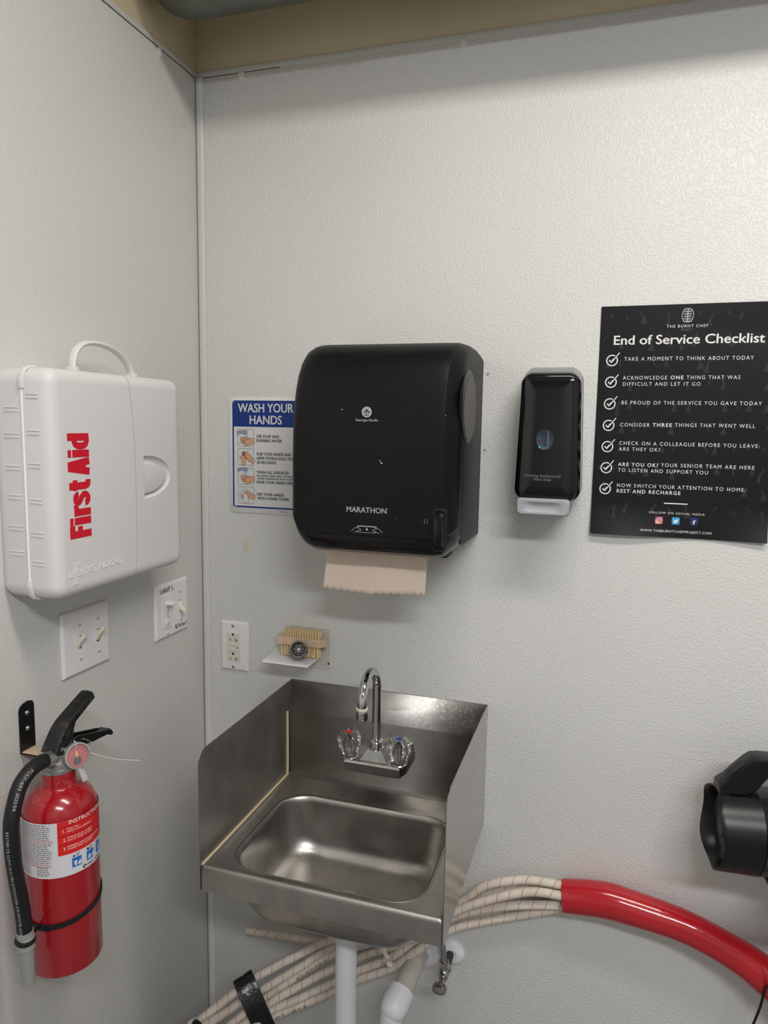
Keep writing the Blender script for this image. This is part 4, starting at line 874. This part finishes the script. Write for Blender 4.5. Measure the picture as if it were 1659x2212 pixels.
right = {
 2: [(.50, -.035, .575), (.6122, -.03, .6424), (.6654, -.035, .6959), (.7454, -.035, .7267), (.8234, -.035, .7305), (.8829, -.036, .727)],
 3: [(.50, -.05, .555), (.6238, -.05, .6474), (.7446, -.053, .7117), (.8209, -.0505, .7195), (.884, -.046, .7200)],
 4: [(.52, -.014, .56), (.6167, -.012, .6323), (.7042, -.012, .6782), (.7478, -.012, .6952), (.8189, -.015, .71), (.8836, -.03, .7207)],
 5: [(.54, -.024, .552), (.6062, -.032, .6129), (.7087, -.04, .6644), (.8213, -.04, .6925), (.8847, -.04, .7034)],
 6: [(.53, -.016, .535), (.5982, -.011, .5857), (.7061, -.011, .6271), (.8201, -.015, .6833), (.8841, -.03, .7111)],
 7: [(.535, -.038, .527), (.5972, -.033, .5813), (.6673, -.03, .6149), (.8212, -.03, .6798), (.8845, -.035, .7048)]}
names = {2: 'uppermost white braided hose with red tracer through the tape bundle', 3: 'second white braided hose from the top of the bundle beneath the sink', 4: 'white braided hose in the bundle with a row of black print, third from top',
         5: 'fourth white braided hose from the top of the taped bundle', 6: 'second lowest white braided hose of the taped bundle beneath the sink', 7: 'lowest white braided hose of the taped bundle beneath the sink'}
GH = 'white braided hoses beneath the sink'
def clean(p): return [Vector(q) for q in p]
hosepath = {}
for k in range(2, 8):
    h0, h1 = Vector(left[k][0]), Vector(left[k][1]); dd = (h0 - h1).normalized()
    p = [h0 + Vector((.0, -.62, -.20 + .02 * (k % 3))), h0 + Vector((.005, -.34, -.06)), h0 + Vector((.003, -.12, .0))] + left[k] + right[k]; loc = Vector(p[8]); mb = MB(TW(loc)); Pth, fr = mb.tube(p, .0086, M['braid'], n=18, sm=10); hosepath[k] = Pth
    if k == 4:
        L_ = 0
        for i in range(1, len(Pth)):
            pass
    o = mb.build('braided_hose'); o.location = loc; tag(o, names[k], 'hose', GH)
loc = Vector((.216, -.045, .482)); mb = MB(TW(loc)); mb.tube([(.1302, -.05, .4786), (.2158, -.045, .4823), (.2948, -.04, .4847), (.3566, -.033, .4887), (.415, -.016, .497)], .0083, M['braid'], n=18)
mb.lathe([(.0055, -.0005), (.0055, .001)], M['hosemark'], o=(.1302, -.05, .4786), axis=(-.99, .06, -.04), n=14)
o = mb.build('braided_hose'); o.location = loc; tag(o, 'short cut end of white braided hose pointing left under the sink', 'hose', GH)
# printed digits on two hoses
def along(Pth, s0, chars, size, up, r, mm, mbx):
    L_ = [0.]
    for i in range(1, len(Pth)): L_.append(L_[-1] + (Pth[i] - Pth[i - 1]).length)
    vs, fs = glyphs(chars, 1.1, .01); camv = Vector((.863, -1.4, 1.63)); out = []
    for x, y in vs:
        s_ = s0 + x * size; i = max(1, min(len(L_) - 1, next((k for k, l in enumerate(L_) if l > s_), len(L_) - 1)))
        t_ = (s_ - L_[i - 1]) / max(1e-9, L_[i] - L_[i - 1]); c_ = Pth[i - 1].lerp(Pth[i], t_); d_ = (Pth[i] - Pth[i - 1]).normalized()
        n0 = Vector((.0, -1., .35)); n0 = (n0 - d_ * n0.dot(d_)).normalized(); b_ = n0.cross(d_)
        a_ = up + (y - .35) * size / r; out.append(c_ + (n0 * math.cos(a_) + b_ * math.sin(a_)) * (r + .0007))
    mbx.add(out, fs, mm, False)
for k, s0, txt, up in ((4, .88, '01-01-01-01-01-01-01', -.45), (7, .76, 'A01-31 11100 01-01', -.4), (4, 1.34, '01-01-01-01', -.1)):
    hz = [o for o in COL.objects if o.get('label') == names[k]][0]
    mb = MB(TW(hz.location)); along(hosepath[k], s0, txt, .0085, up, .0086, M['hosemark'], mb); mb.build('printed_digits', hz)
def tapeband(label, c, d, w, ra, rb, up, tilt=0.):
    c = Vector(c); d = Vector(d).normalized(); mb = MB(TW(c)); x = Vector(up); x = (x - d * x.dot(d)).normalized(); y = d.cross(x); rings = []
    for s_, k in ((-w / 2, .95), (-w / 2 + .001, 1.0), (-w / 4, 1.01), (0, .985), (w / 4, 1.01), (w / 2 - .001, 1.), (w / 2, .95)):
        rings.append([c + d * (s_ + tilt * math.cos(a)) + x * ra * k * math.cos(a) * (1 + .05 * math.sin(3 * a)) + y * rb * k * math.sin(a) for a in [2 * PI * i / 40 for i in range(40)]])
    mb.loft(rings, M['tape']); o = mb.build('tape_band'); o.location = c; tag(o, label, 'tape', 'black tape bands on the hose bundle')
tapeband('wide band of black tape around the hose bundle left of the waste pipe', (.1900, -.131, .379), (.68, .66, .34), .044, .064, .033, (-.5, .1, 1))
tapeband('black tape band on the hose bundle at the bottom left edge', (.1270, -.256, .368), (.25, .95, .06), .03, .048, .032, (-.4, .1, 1))
# red sleeve
loc = Vector((1.0, -.045, .71)); mb = MB(TW(loc)); SP = [(.8202, -.034, .709), (.8925, -.036, .7185), (.9462, -.04, .7168), (1.0444, -.045, .7037), (1.1309, -.05, .6739), (1.1816, -.055, .6468), (1.2476, -.06, .596), (1.32, -.06, .52), (1.40, -.062, .38), (1.44, -.064, .18), (1.45, -.066, .004)]
mb.tube(SP, lambda t_: .0310 + .0020 * math.sin(t_ * 14), M['sleeve'], n=28, sm=8, flat=(1.03, .98), up=(0, 0, 1)); o = mb.build('hose_sleeve'); o.location = loc; tag(o, 'glossy red vinyl sleeve wrapping the hoses at lower right', 'hose sleeve')
loc = Vector((.84, -.05, .67)); mb = MB(TW(loc))
for pl in ([(.840, -.034, .681), (.846, -.034, .672), (.842, -.034, .660)], [(.840, -.034, .681), (.834, -.034, .674), (.829, -.034, .678)], [(.843, -.034, .680), (.853, -.034, .672), (.856, -.034, .665)], [(.842, -.034, .676), (.838, -.034, .664)]): mb.tube(pl, .0005, M['screwwhite'], n=5)
o = mb.build('loose_threads'); o.location = loc; tag(o, 'frayed grey threads hanging under the mouth of the red sleeve', 'thread')

# ---------------------------------------------------------------- fire extinguisher on its bracket
EX, EY, EZ, ER = .0775, -.5475, .783, .055
EL = (EX, EY, EZ); T = TW(EL)
brk = thing('extinguisher_bracket', 'black metal wall bracket holding the red fire extinguisher', 'bracket', (0, -.5285, 1.105), 'left')
mb = MB(); bo = [(-.0145, -.002), (.0155, -.002), (.0155, .0705), (.0125, .0765), (.004, .0790), (-.006, .0770), (-.012, .0730), (-.0145, .067)]
mb.loft([[(x, y, z) for x, y in bo] for z in (0.0, .0026)], M['blackmetal'], smooth=False); mb.build('wall_plate', brk)
mb = MB(); mb.box((.0005, -.0012, .034), (.030, .0026, .066), M['blackmetal'], r=.0008); mb.build('ledge', brk)
mb = MB(); mb.add([(x, .0003 + .0022 * (1 - (abs(x) / .0145) ** 4) * (1 - abs(zz - .029) / .028) ** .4 * random.uniform(.8, 1), zz) for zz in [.002 + k * .0054 for k in range(11)] for x in [-.014 + i * .0029 for i in range(11)]], [(j * 11 + i, j * 11 + i + 1, (j + 1) * 11 + i + 1, (j + 1) * 11 + i) for j in range(10) for i in range(10)], M['dust']); mb.build('dust', brk)
for v in (.0605, .0350): MB().lathe([(.0042, .0026), (.0040, .0036), (.0022, .0052), (.0008, .0054)], M['screw'], o=(.0005, v, 0), n=16).build('screw', brk)

ex = thing('fire_extinguisher', 'red fire extinguisher with black hose hanging on the left wall', 'fire extinguisher', EL)
mb = MB(); mb.lathe([(.050, 0.0), (.0535, .0015), (.055, .005), (.055, .240), (.0545, .2495), (.0522, .2605), (.0475, .2705), (.041, .2785), (.0335, .2840), (.0275, .2865), (.0258, .2885), (.0250, .2925), (.0250, .312)], M['red'], n=64, cap1=True); mb.build('cylinder', ex)
def cyl(a_deg, z, r=ER): a = math.radians(a_deg); return (r * math.cos(a), r * math.sin(a), z - EZ)
def cylmap(p): return cyl(p[0], p[1], ER + p[2])     # (degrees round, height, lift)
def band(mb, a0, a1, zf0, zf1, lift, mm, n=40):
    vs = []; 
    for i in range(n + 1):
        a = a0 + (a1 - a0) * i / n; t = i / n; vs += [(a, zf0(t) if callable(zf0) else zf0, lift), (a, zf1(t) if callable(zf1) else zf1, lift)]
    mb.add(vs, [(2 * i, 2 * i + 2, 2 * i + 3, 2 * i + 1) for i in range(n)], mm, True, fn=cylmap)
mb = MB(); band(mb, -150, 75, .9480, 1.0350, .0003, M['labelwhite'], 60); band(mb, -52.8, 75, .9825, 1.0350, .0006, M['labelred'], 40)
lab = mb.build('label', ex)
mb = MB(); deg = 180 / (PI * ER)
for z in (1.0265, 1.0125, .9985): band(mb, -52.5, 75, z, z + .0006, .0009, M['labelline'], 36)
ct = lambda t, a, z, cap, mm, bd=0., w=None: mb.text(t, a, a + w * deg if w else a + 30, z, cap, .0011, M[mm], bold=bd, fn=cylmap)
ct('INSTRUCTIONS', -36.2, 1.0298, .0060, 'whiteprint', .014, .0620)
for i, (z, l1, l2, w1, w2) in enumerate(((1.0215, 'PULL PIN.', 'HOLD UNIT UPRIGHT.', .0175, .039), (1.0075, 'STAND BACK 10 FEET.', 'AIM AT BASE OF FIRE.', .040, .0395), (.9935, 'DEPRESS AND SQUEEZE LEVER.', 'SWEEP SIDE TO SIDE.', .057, .041))):
    ct('%d.' % (i + 1), -45.0, z - .0035, .0046, 'whiteprint', .01, .0040); ct(l1, -39.0, z, .0026, 'whiteprint', 0., w1); ct(l2, -39.0, z - .0040, .0026, 'whiteprint', 0., w2)
mb.build('instructions_print', lab)
mb = MB()
for r_ in range(27):
    z = 1.0312 - r_ * .00305; mm = M['labelpink'] if r_ in (8, 9, 20, 21) else M['labeltext']; a = -120.; end = -60 - random.random() * 8
    if r_ > 21: end = -98
    while a < end:
        w_ = random.uniform(2.5, 7.5); band(mb, a, min(end, a + w_), z, z + (.0010 if r_ < 22 else .0007), .0006, mm, 3); a += w_ + 1.3
    if r_ > 21:
        a = -86
        while a < -68: w_ = random.uniform(2.5, 6); band(mb, a, a + w_, z + .0008, z + .0018, .0006, M['labeltext'], 2); a += w_ + 1.4
mb.build('small_print', lab)
mb = MB()
for k, a in enumerate((-33.8, -9.8, 12.0)):
    A = lambda x, a=a: a + x * deg
    w_, z0 = .0150, .9588
    band(mb, A(.0004), A(w_ - .0004), z0, z0 + .0150, .0006, M['labelblue'], 8)
    if k == 0:
        mb.poly([(A(x), z0 + y) for x, y in ((.003, .010), (.008, .010), (.007, .002), (.004, .002))], .0010, M['labelwhite'], fn=cylmap)
        mb.poly([(A(x), z0 + y) for x, y in ((.009, .002), (.0135, .002), (.014, .006), (.012, .011), (.0112, .0075), (.0098, .008), (.009, .005))], .0010, M['labelwhite'], fn=cylmap)
    elif k == 1:
        mb.poly([(A(x), z0 + y) for x, y in ((.002, .003), (.006, .002), (.009, .006), (.0055, .010), (.003, .0075))], .0010, M['labelwhite'], fn=cylmap)
        mb.poly([(A(x), z0 + y) for x, y in ((.010, .002), (.0138, .002), (.0142, .007), (.0125, .0115), (.0115, .0075))], .0010, M['labelwhite'], fn=cylmap)
    else:
        mb.poly([(A(x), z0 + y) for x, y in ((.004, .003), (.006, .008), (.004, .011), (.010, .011), (.0085, .007), (.010, .003))], .0010, M['labelwhite'], fn=cylmap)
    if k == 0: mb.poly([(A(.0012), .9755), (A(.0052), .9755), (A(.0032), .9795)], .0008, M['ink'], fn=cylmap)
    elif k == 1: mb.poly([(A(.0012), .9755), (A(.0048), .9755), (A(.0048), .9792), (A(.0012), .9792)], .0008, M['ink'], fn=cylmap)
    else: mb.poly([(A(.003 + .002 * math.cos(t)), .9774 + .002 * math.sin(t)) for t in [q * PI / 6 for q in range(12)]], .0008, M['ink'], fn=cylmap)
    for j in range(3): band(mb, A(.0068), A(.0125 - .001 * j), .9788 - j * .0016, .9794 - j * .0016, .0008, M['ink'], 2)
dA = -17.5; mb.poly([(dA, .9532), (dA + .0036 * deg, .9568), (dA + .0072 * deg, .9532), (dA + .0036 * deg, .9496)], .0008, M['ink'], fn=cylmap); mb.poly([(dA + (.0036 + .0011 * math.cos(t)) * deg, .9532 + .0016 * math.sin(t)) for t in [q * PI / 5 for q in range(10)]], .0012, M['labelwhite'], fn=cylmap)
ct('FIRST ALERT', -8.5, .9515, .0036, 'ink', .012, .030)
mb.build('pictograms', lab)
# valve, gauge, levers
mb = MB(T); mb.lathe([(.0262, 0), (.0262, .004), (.0225, .0055), (.0225, .009), (.0165, .012), (.0145, .018), (.0145, .034), (.012, .041)], M['valve'], o=(EX, EY, 1.0950), n=32)
mb.lathe([(.011, 0), (.0105, .012)], M['valve'], o=(EX + .004, EY + .004, 1.1165), axis=(1, .12, 0), n=20)
mb.lathe([(.0105, 0), (.0105, .014), (.0122, .015), (.0122, .036), (.011, .037)], M['valve'], o=(EX + .002, EY - .004, 1.1175), axis=(.10, -.97, .16), n=8)
mb.box((EX, EY + .004, 1.129), (.019, .034, .018), M['valve'], r=.003); mb.build('valve', ex)
ga = Vector((.88, -.40, .2)).normalized(); go = Vector((.1025, -.5365, 1.1145))
mb = MB(T); mb.lathe([(.0085, -.014), (.0155, -.0115), (.0192, -.007), (.0200, .003), (.0198, .0062), (.0178, .0066), (.0176, .002)], M['gaugecup'], o=go, axis=ga, n=36, cap1=False); gg = mb.build('pressure_gauge', ex)
mb = MB(T); mb.lathe([(.0178, .0010), (.0001, .0012)], M['gaugeface'], o=go, axis=ga, n=30); 
g1 = (Vector((0, 0, 1)) - ga * ga.z).normalized(); g2 = ga.cross(g1)
mb.lathe([(.0065, .0014), (.0001, .0016)], M['gaugedark'], o=go - g1 * .008, axis=ga, n=20); mb.build('dial', gg)
mb = MB(T); mb.add([go + ga * .002 + g1 * a + g2 * b for a, b in ((.010, .0005), (.001, .0028), (-.004, .0), (.001, -.0022))], [(0, 1, 2, 3)], M['gold'], False); mb.build('needle', gg)
mb = MB(T); mb.lathe([(.0178, .0048), (.012, .0060), (.0001, .0064)], M['lens'], o=go, axis=ga, n=30, cap0=False); mb.build('lens', gg)
mb = MB(T)
lp = [(-.5660, 1.1270), (-.5610, 1.1360), (-.5505, 1.1500), (-.5400, 1.1610), (-.5280, 1.1680), (-.5100, 1.1765), (-.4940, 1.1840), (-.4800, 1.1902), (-.4765, 1.1915)]
Pp = catmull([(EX, a, b) for a, b in lp], 12); rings = []
for i, c in enumerate(Pp):
    d_ = (Pp[min(i + 1, len(Pp) - 1)] - Pp[max(0, i - 1)]).normalized(); nrm = Vector((1, 0, 0)).cross(d_); t = i / (len(Pp) - 1)
    w_ = .0145 - .0022 * t if t < .86 else .0126 * math.sqrt(max(.02, 1 - ((t - .86) / .141) ** 2)); dp_ = .027 - .010 * t if t < .36 else max(.009, .0234 - .09 * (t - .36)) - .003 * max(0, t - .5)
    sec = [(-w_, 0.0), (-w_ * .86, .0022), (0, .0028), (w_ * .86, .0022), (w_, .0), (w_ * .99, -dp_), (-w_ * .99, -dp_)]
    rings.append([c + Vector((a, 0, 0)) + nrm * b for a, b in sec])
mb.loft(rings, M['dustlever']); mb.build('squeeze_lever', ex, angle=40)
mb = MB(T)
for sx in (-.0100, .0100):
    rail = [(-.5550, 1.122), (-.5350, 1.1315), (-.5150, 1.1345), (-.4800, 1.1250), (-.4480, 1.1165), (-.4370, 1.1125), (-.4330, 1.1055), (-.4370, 1.1030), (-.4480, 1.1085), (-.4800, 1.1110), (-.5050, 1.1150), (-.5300, 1.1120), (-.5550, 1.112)]
    mb.loft([[(EX + sx + dx, y, z) for y, z in rail] for dx in (-.0014, .0014)], M['blackmetal'], smooth=False)
mb.box((EX, -.475, 1.1135), (.02, .075, .002), M['blackmetal'], r=.0006); mb.build('carry_lever', ex)
mb = MB(T); mb.lathe([(.0032, 0), (.0030, .0012), (.001, .0018)], M['valve'], o=(EX + .0130, -.5535, 1.1300), axis=(1, 0, 0), n=12); mb.lathe([(.0026, -.028), (.0026, .0)], M['valve'], o=(EX + .0130, -.5535, 1.1300), axis=(1, 0, 0), n=10); mb.build('rivet', ex)
mb = MB(T); cc = Vector((.096, -.5135, 1.1250)); u1 = Vector((.25, .92, -.28)).normalized(); u2 = Vector((.9, -.35, -.22)).normalized()
ring = [cc + u1 * .0125 * math.cos(a) + u2 * .0095 * math.sin(a) for a in [k * 2 * PI / 24 for k in range(25)]]
mb.tube(ring, .0012, M['chrome'], n=8, sm=0, caps=False); mb.tube([(EX - .015, -.528, 1.1285), (EX + .0165, -.526, 1.1285)], .0016, M['chrome'], n=8, sm=0); mb.build('pull_pin', ex)
mb = MB(T); mb.tube([(.1, -.5375, 1.1381), (.101, -.5301, 1.1262), (.1, -.5082, 1.107), (.1, -.4656, 1.0778), (.098, -.4253, 1.0553), (.1, -.3782, 1.0322)], .0009, M['seal'], n=6); mb.box((.1, -.534, 1.131), (.004, .006, .004), M['seal'], r=.001); mb.build('nylon_seal', ex)
mb = MB(T); tg = [Vector(q) for q in ((.1125, -.545, 1.097), (.1170, -.541, 1.075), (.1120, -.5240, 1.071), (.1080, -.530, 1.094))]; mb.add(tg + [q + Vector((.0006, 0, .0006)) for q in tg], [(0, 1, 2, 3), (4, 5, 6, 7), (0, 1, 5, 4), (1, 2, 6, 5), (2, 3, 7, 6), (3, 0, 4, 7)], M['labelwhite'], False); mb.build('paper_tag', ex)
hp = [(.085, -.582, 1.1232), (.085, -.5911, 1.1253), (.0855, -.6113, 1.1222), (.086, -.6305, 1.1103), (.0865, -.6429, 1.0884), (.087, -.6510, 1.0624), (.088, -.6525, 1.0326), (.088, -.6510, 1.0058), (.087, -.6440, .9600), (.086, -.6375, .9195), (.0855, -.6350, .8894), (.0855, -.6347, .8810)]
mb = MB(T); HP, _ = mb.tube(hp, .0108, M['rubberblack'], n=20, sm=8); hs = mb.build('hose', ex)
mb = MB(T)
def hosetext(txt, s0, size, up):
    L_ = [0.]
    for i in range(1, len(HP)): L_.append(L_[-1] + (HP[i] - HP[i - 1]).length)
    vs, fs = glyphs(txt, 1.12, .004); out = []
    for x, y in vs:
        s_ = s0 + x * size; i = max(1, min(len(L_) - 1, next((k for k, l in enumerate(L_) if l > s_), len(L_) - 1)))
        c_ = HP[i - 1].lerp(HP[i], (s_ - L_[i - 1]) / (L_[i] - L_[i - 1])); d_ = (HP[i] - HP[i - 1]).normalized()
        n0 = Vector((.66, -.68, .3)); n0 = (n0 - d_ * n0.dot(d_)).normalized(); b_ = n0.cross(d_); a_ = up + (y - .35) * size / .0108
        out.append(c_ + (n0 * math.cos(a_) + b_ * math.sin(a_)) * .0111)
    mb.add(out, fs, M['hoseprint'], False)
hosetext('PCCF-697 2025/04', .032, .0062, .1); mb.build('hose_print', hs); mb = MB(T); hosetext('EX27088 CSJ ULPVC-02-01 FIRE EXTINGUISHER AND BOOSTER HOSE', .112, .0050, -.45); mb.build('hose_print', hs)
mb = MB(T); mb.lathe([(.0118, -.004), (.0118, .006), (.0128, .0065), (.0128, .0235), (.0112, .025), (.0108, .03), (.0090, .074), (.0082, .082), (.006, .0825)], M['nozzle'], o=(.0855, -.6347, .884), axis=(.01, .03, -1), n=24); mb.build('nozzle', ex)
mb = MB(T); rg0, rg1 = [], []
vs = []; nb = 56
for i in range(nb + 1):
    a = -PI + 2 * PI * i / nb; z_ = .8805 + .0115 * math.sin(a) ; 
    for dz, rr in ((-.0042, ER + .0004), (-.0038, ER + .0020), (.0038, ER + .0020), (.0042, ER + .0004)):
        pk = math.exp(-((a + 2.05) / .22) ** 2) * .004; vs.append(Vector((EX + (rr + pk) * math.cos(a), EY + (rr + pk) * math.sin(a), z_ + dz * (1.25 if abs(a + 1.35) < .16 else 1))))
mb.add(vs, [(4 * i + k, 4 * i + 4 + k, 4 * i + 5 + k, 4 * i + k + 1) for i in range(nb) for k in range(3)], M['rubberblack'])
lp2 = [(.075 + .0108 * 0, -.603, .8715)]
ring = [(.0855 + .0128 * math.cos(a), -.6347 + .0128 * math.sin(a), .8745 - .002 * math.cos(a)) for a in [k * 2 * PI / 20 for k in range(21)]]
mb.tube(ring, .0042, M['rubberblack'], n=8, sm=0, caps=False, flat=(1., .35), up=(0, 0, 1)); mb.tube([(.0845, -.6225, .8735), (.083, -.6125, .873), (.081, -.603, .8718)], .0040, M['rubberblack'], n=8, flat=(1, .6), up=(0, 0, 1)); mb.build('hose_strap', ex)

# ---------------------------------------------------------------- portable speaker on a shelf at the right
sx0, sy0, sz0 = 1.068, -.120, .952
spk = thing('portable_speaker', 'black portable speaker with carry handle at the right edge', 'speaker', (sx0, sy0, .868)); spk.rotation_euler = (0, 0, math.radians(8))
zc = sz0 - .868
mb = MB(); L3 = .32; dr = lambda a, z_: 1
N3 = 48
def spring(x, r, wav=0.): return [(x + wav * math.cos(4 * a + .5), r * math.sin(a) * .97, zc + r * math.cos(a)) for a in [2 * PI * i / N3 for i in range(N3)]]
mb.loft([spring(.020, .057), spring(.018, .0615), spring(.008, .0645, .001), spring(-.004, .0672, .003), spring(-.0055, .0686, .003), spring(-.004, .0698, .003), spring(.004, .0706, .002), spring(.02, .0712, .001), spring(.05, .0725), spring(.060, .0730)], M['spk'], cap0=False, cap1=False); mb.build('end_cap', spk)
mb = MB(); mb.loft([spring(.016, .0600), spring(.013, .056), spring(.0145, .047), spring(.0115, .033), spring(.0115, .0165), spring(.0080, .0150), spring(.0070, .004)], M['spk2'], cap0=False); mb.build('passive_radiator', spk)
mb = MB(); mb.lathe([(.0725, .060), (.0716, .0615), (.0716, .2465), (.0725, .248)], M['mesh'], o=(0, 0, zc), axis=(1, 0, 0), n=48, cap0=False, cap1=False)
# grille uv
k0 = 0
for fi in range(len(mb.f)):
    j, i = divmod(fi, 48); xs = (.060, .0615, .2465, .248); circw = 2 * PI * .072 / 48
    mb.uv[fi] = ((xs[j], i * circw), (xs[j], (i + 1) * circw), (xs[j + 1], (i + 1) * circw), (xs[j + 1], i * circw))
mb.build('grille', spk)
mb = MB(); mb.loft([spring(.248, .0725), spring(.3, .0725), spring(.316, .0742), spring(.3255, .0736), spring(.3265, .0722), spring(.312, .066), spring(.294, .054), spring(.296, .02)], M['spk'], cap0=False); mb.build('end_cap', spk)
mb = MB()
hpo = [(.004, .058), (-.003, .0705), (-.002, .081), (.010, .0905), (.026, .109), (.040, .1245), (.050, .1325), (.062, .1345), (.16, .134), (.258, .1345), (.270, .1325), (.280, .1245), (.294, .109), (.310, .0905), (.322, .081), (.330, .0735), (.324, .060)]
hpi = [(.018, .058), (.016, .064), (.016, .070), (.040, .070), (.056, .078), (.066, .094), (.074, .106), (.085, .1125), (.16, .1125), (.235, .1125), (.246, .106), (.254, .094), (.264, .078), (.280, .070), (.304, .070), (.310, .066), (.308, .060)]
hw = .021
ringsH = []
for yy, s_ in ((-hw, .90), (-hw * .86, 1.0), (hw * .86, 1.), (hw, .90)):
    ringsH.append([])
    for (xo, zo), (xi, zi) in zip(hpo, hpi): pass
nH = len(hpo); vs = []; fs = []
for (yy, e_) in ((-hw, .0025), (-hw + .004, 0), (hw - .004, 0), (hw, .0025)):
    for (xo, zo), (xi, zi) in zip(hpo, hpi):
        d_ = Vector((xi - xo, zi - zo)); d_ = d_ / max(1e-6, d_.length) * e_
        vs += [(xo + d_.x, yy, zc + zo + d_.y), (xi - d_.x, yy, zc + zi - d_.y)]
st_ = 2 * nH
for i in range(nH - 1):
    for j in range(3): fs.append((j * st_ + 2 * i, j * st_ + 2 * i + 2, (j + 1) * st_ + 2 * i + 2, (j + 1) * st_ + 2 * i)); fs.append((j * st_ + 2 * i + 1, (j + 1) * st_ + 2 * i + 1, (j + 1) * st_ + 2 * i + 3, j * st_ + 2 * i + 3))
    fs.append((2 * i, 2 * i + 1, 2 * i + 3, 2 * i + 2)); fs.append((3 * st_ + 2 * i, 3 * st_ + 2 * i + 2, 3 * st_ + 2 * i + 3, 3 * st_ + 2 * i + 1))
for b_ in (0, 2 * (nH - 1)):
    for j in range(3): fs.append((j * st_ + b_, j * st_ + b_ + 1, (j + 1) * st_ + b_ + 1, (j + 1) * st_ + b_))
mb.add(vs, fs, M['spk']); hd = mb.build('carry_handle', spk, angle=35)
mb = MB(); mb.tube([(.013, -.006, zc + .0915), (.018, -.006, zc + .101), (.029, -.006, zc + .1125), (.037, -.006, zc + .1195)], .0075, M['spk2'], n=14, flat=(.8, 1.1), up=(0, 1, 0)); mb.build('strap_lug', hd)
for xx in (.098, .255): MB().box((xx, 0, .0045), (.03, .05, .009), M['spk2'], r=.003).build('foot', spk)
sf = thing('steel_shelf', 'stainless shelf carrying the portable speaker beyond the right edge', 'shelf', (1.30, -.11, .868))
mb = MB(); mb.box((.045, .0, -.006), (.33, .21, .012), M['shelfsteel'], r=.003); mb.build('shelf_board', sf)
for xx in (-.05, .15): mb = MB(); mb.loft([[(xx + d_, y, z) for y, z in ((.109, -.012), (-.08, -.012), (-.08, -.02), (.09, -.12), (.109, -.13))] for d_ in (-.002, .002)], M['shelfsteel'], smooth=False); mb.build('shelf_bracket', sf)
loc = Vector((1.17, -.095, .62)); mb = MB(TW(loc)); mb.tube([(1.29, -.088, .862), (1.25, -.10, .80), (1.195, -.102, .71), (1.178, -.1, .668), (1.1735, -.09, .6475), (1.168, -.09, .612), (1.159, -.09, .5735), (1.14, -.09, .50), (1.115, -.09, .40), (1.10, -.09, .2), (1.10, -.09, .004)], .0022, M['cord'], n=8); o = mb.build('black_cable'); o.location = loc; tag(o, 'thin black cord hanging past the red sleeve at the right edge', 'cable')
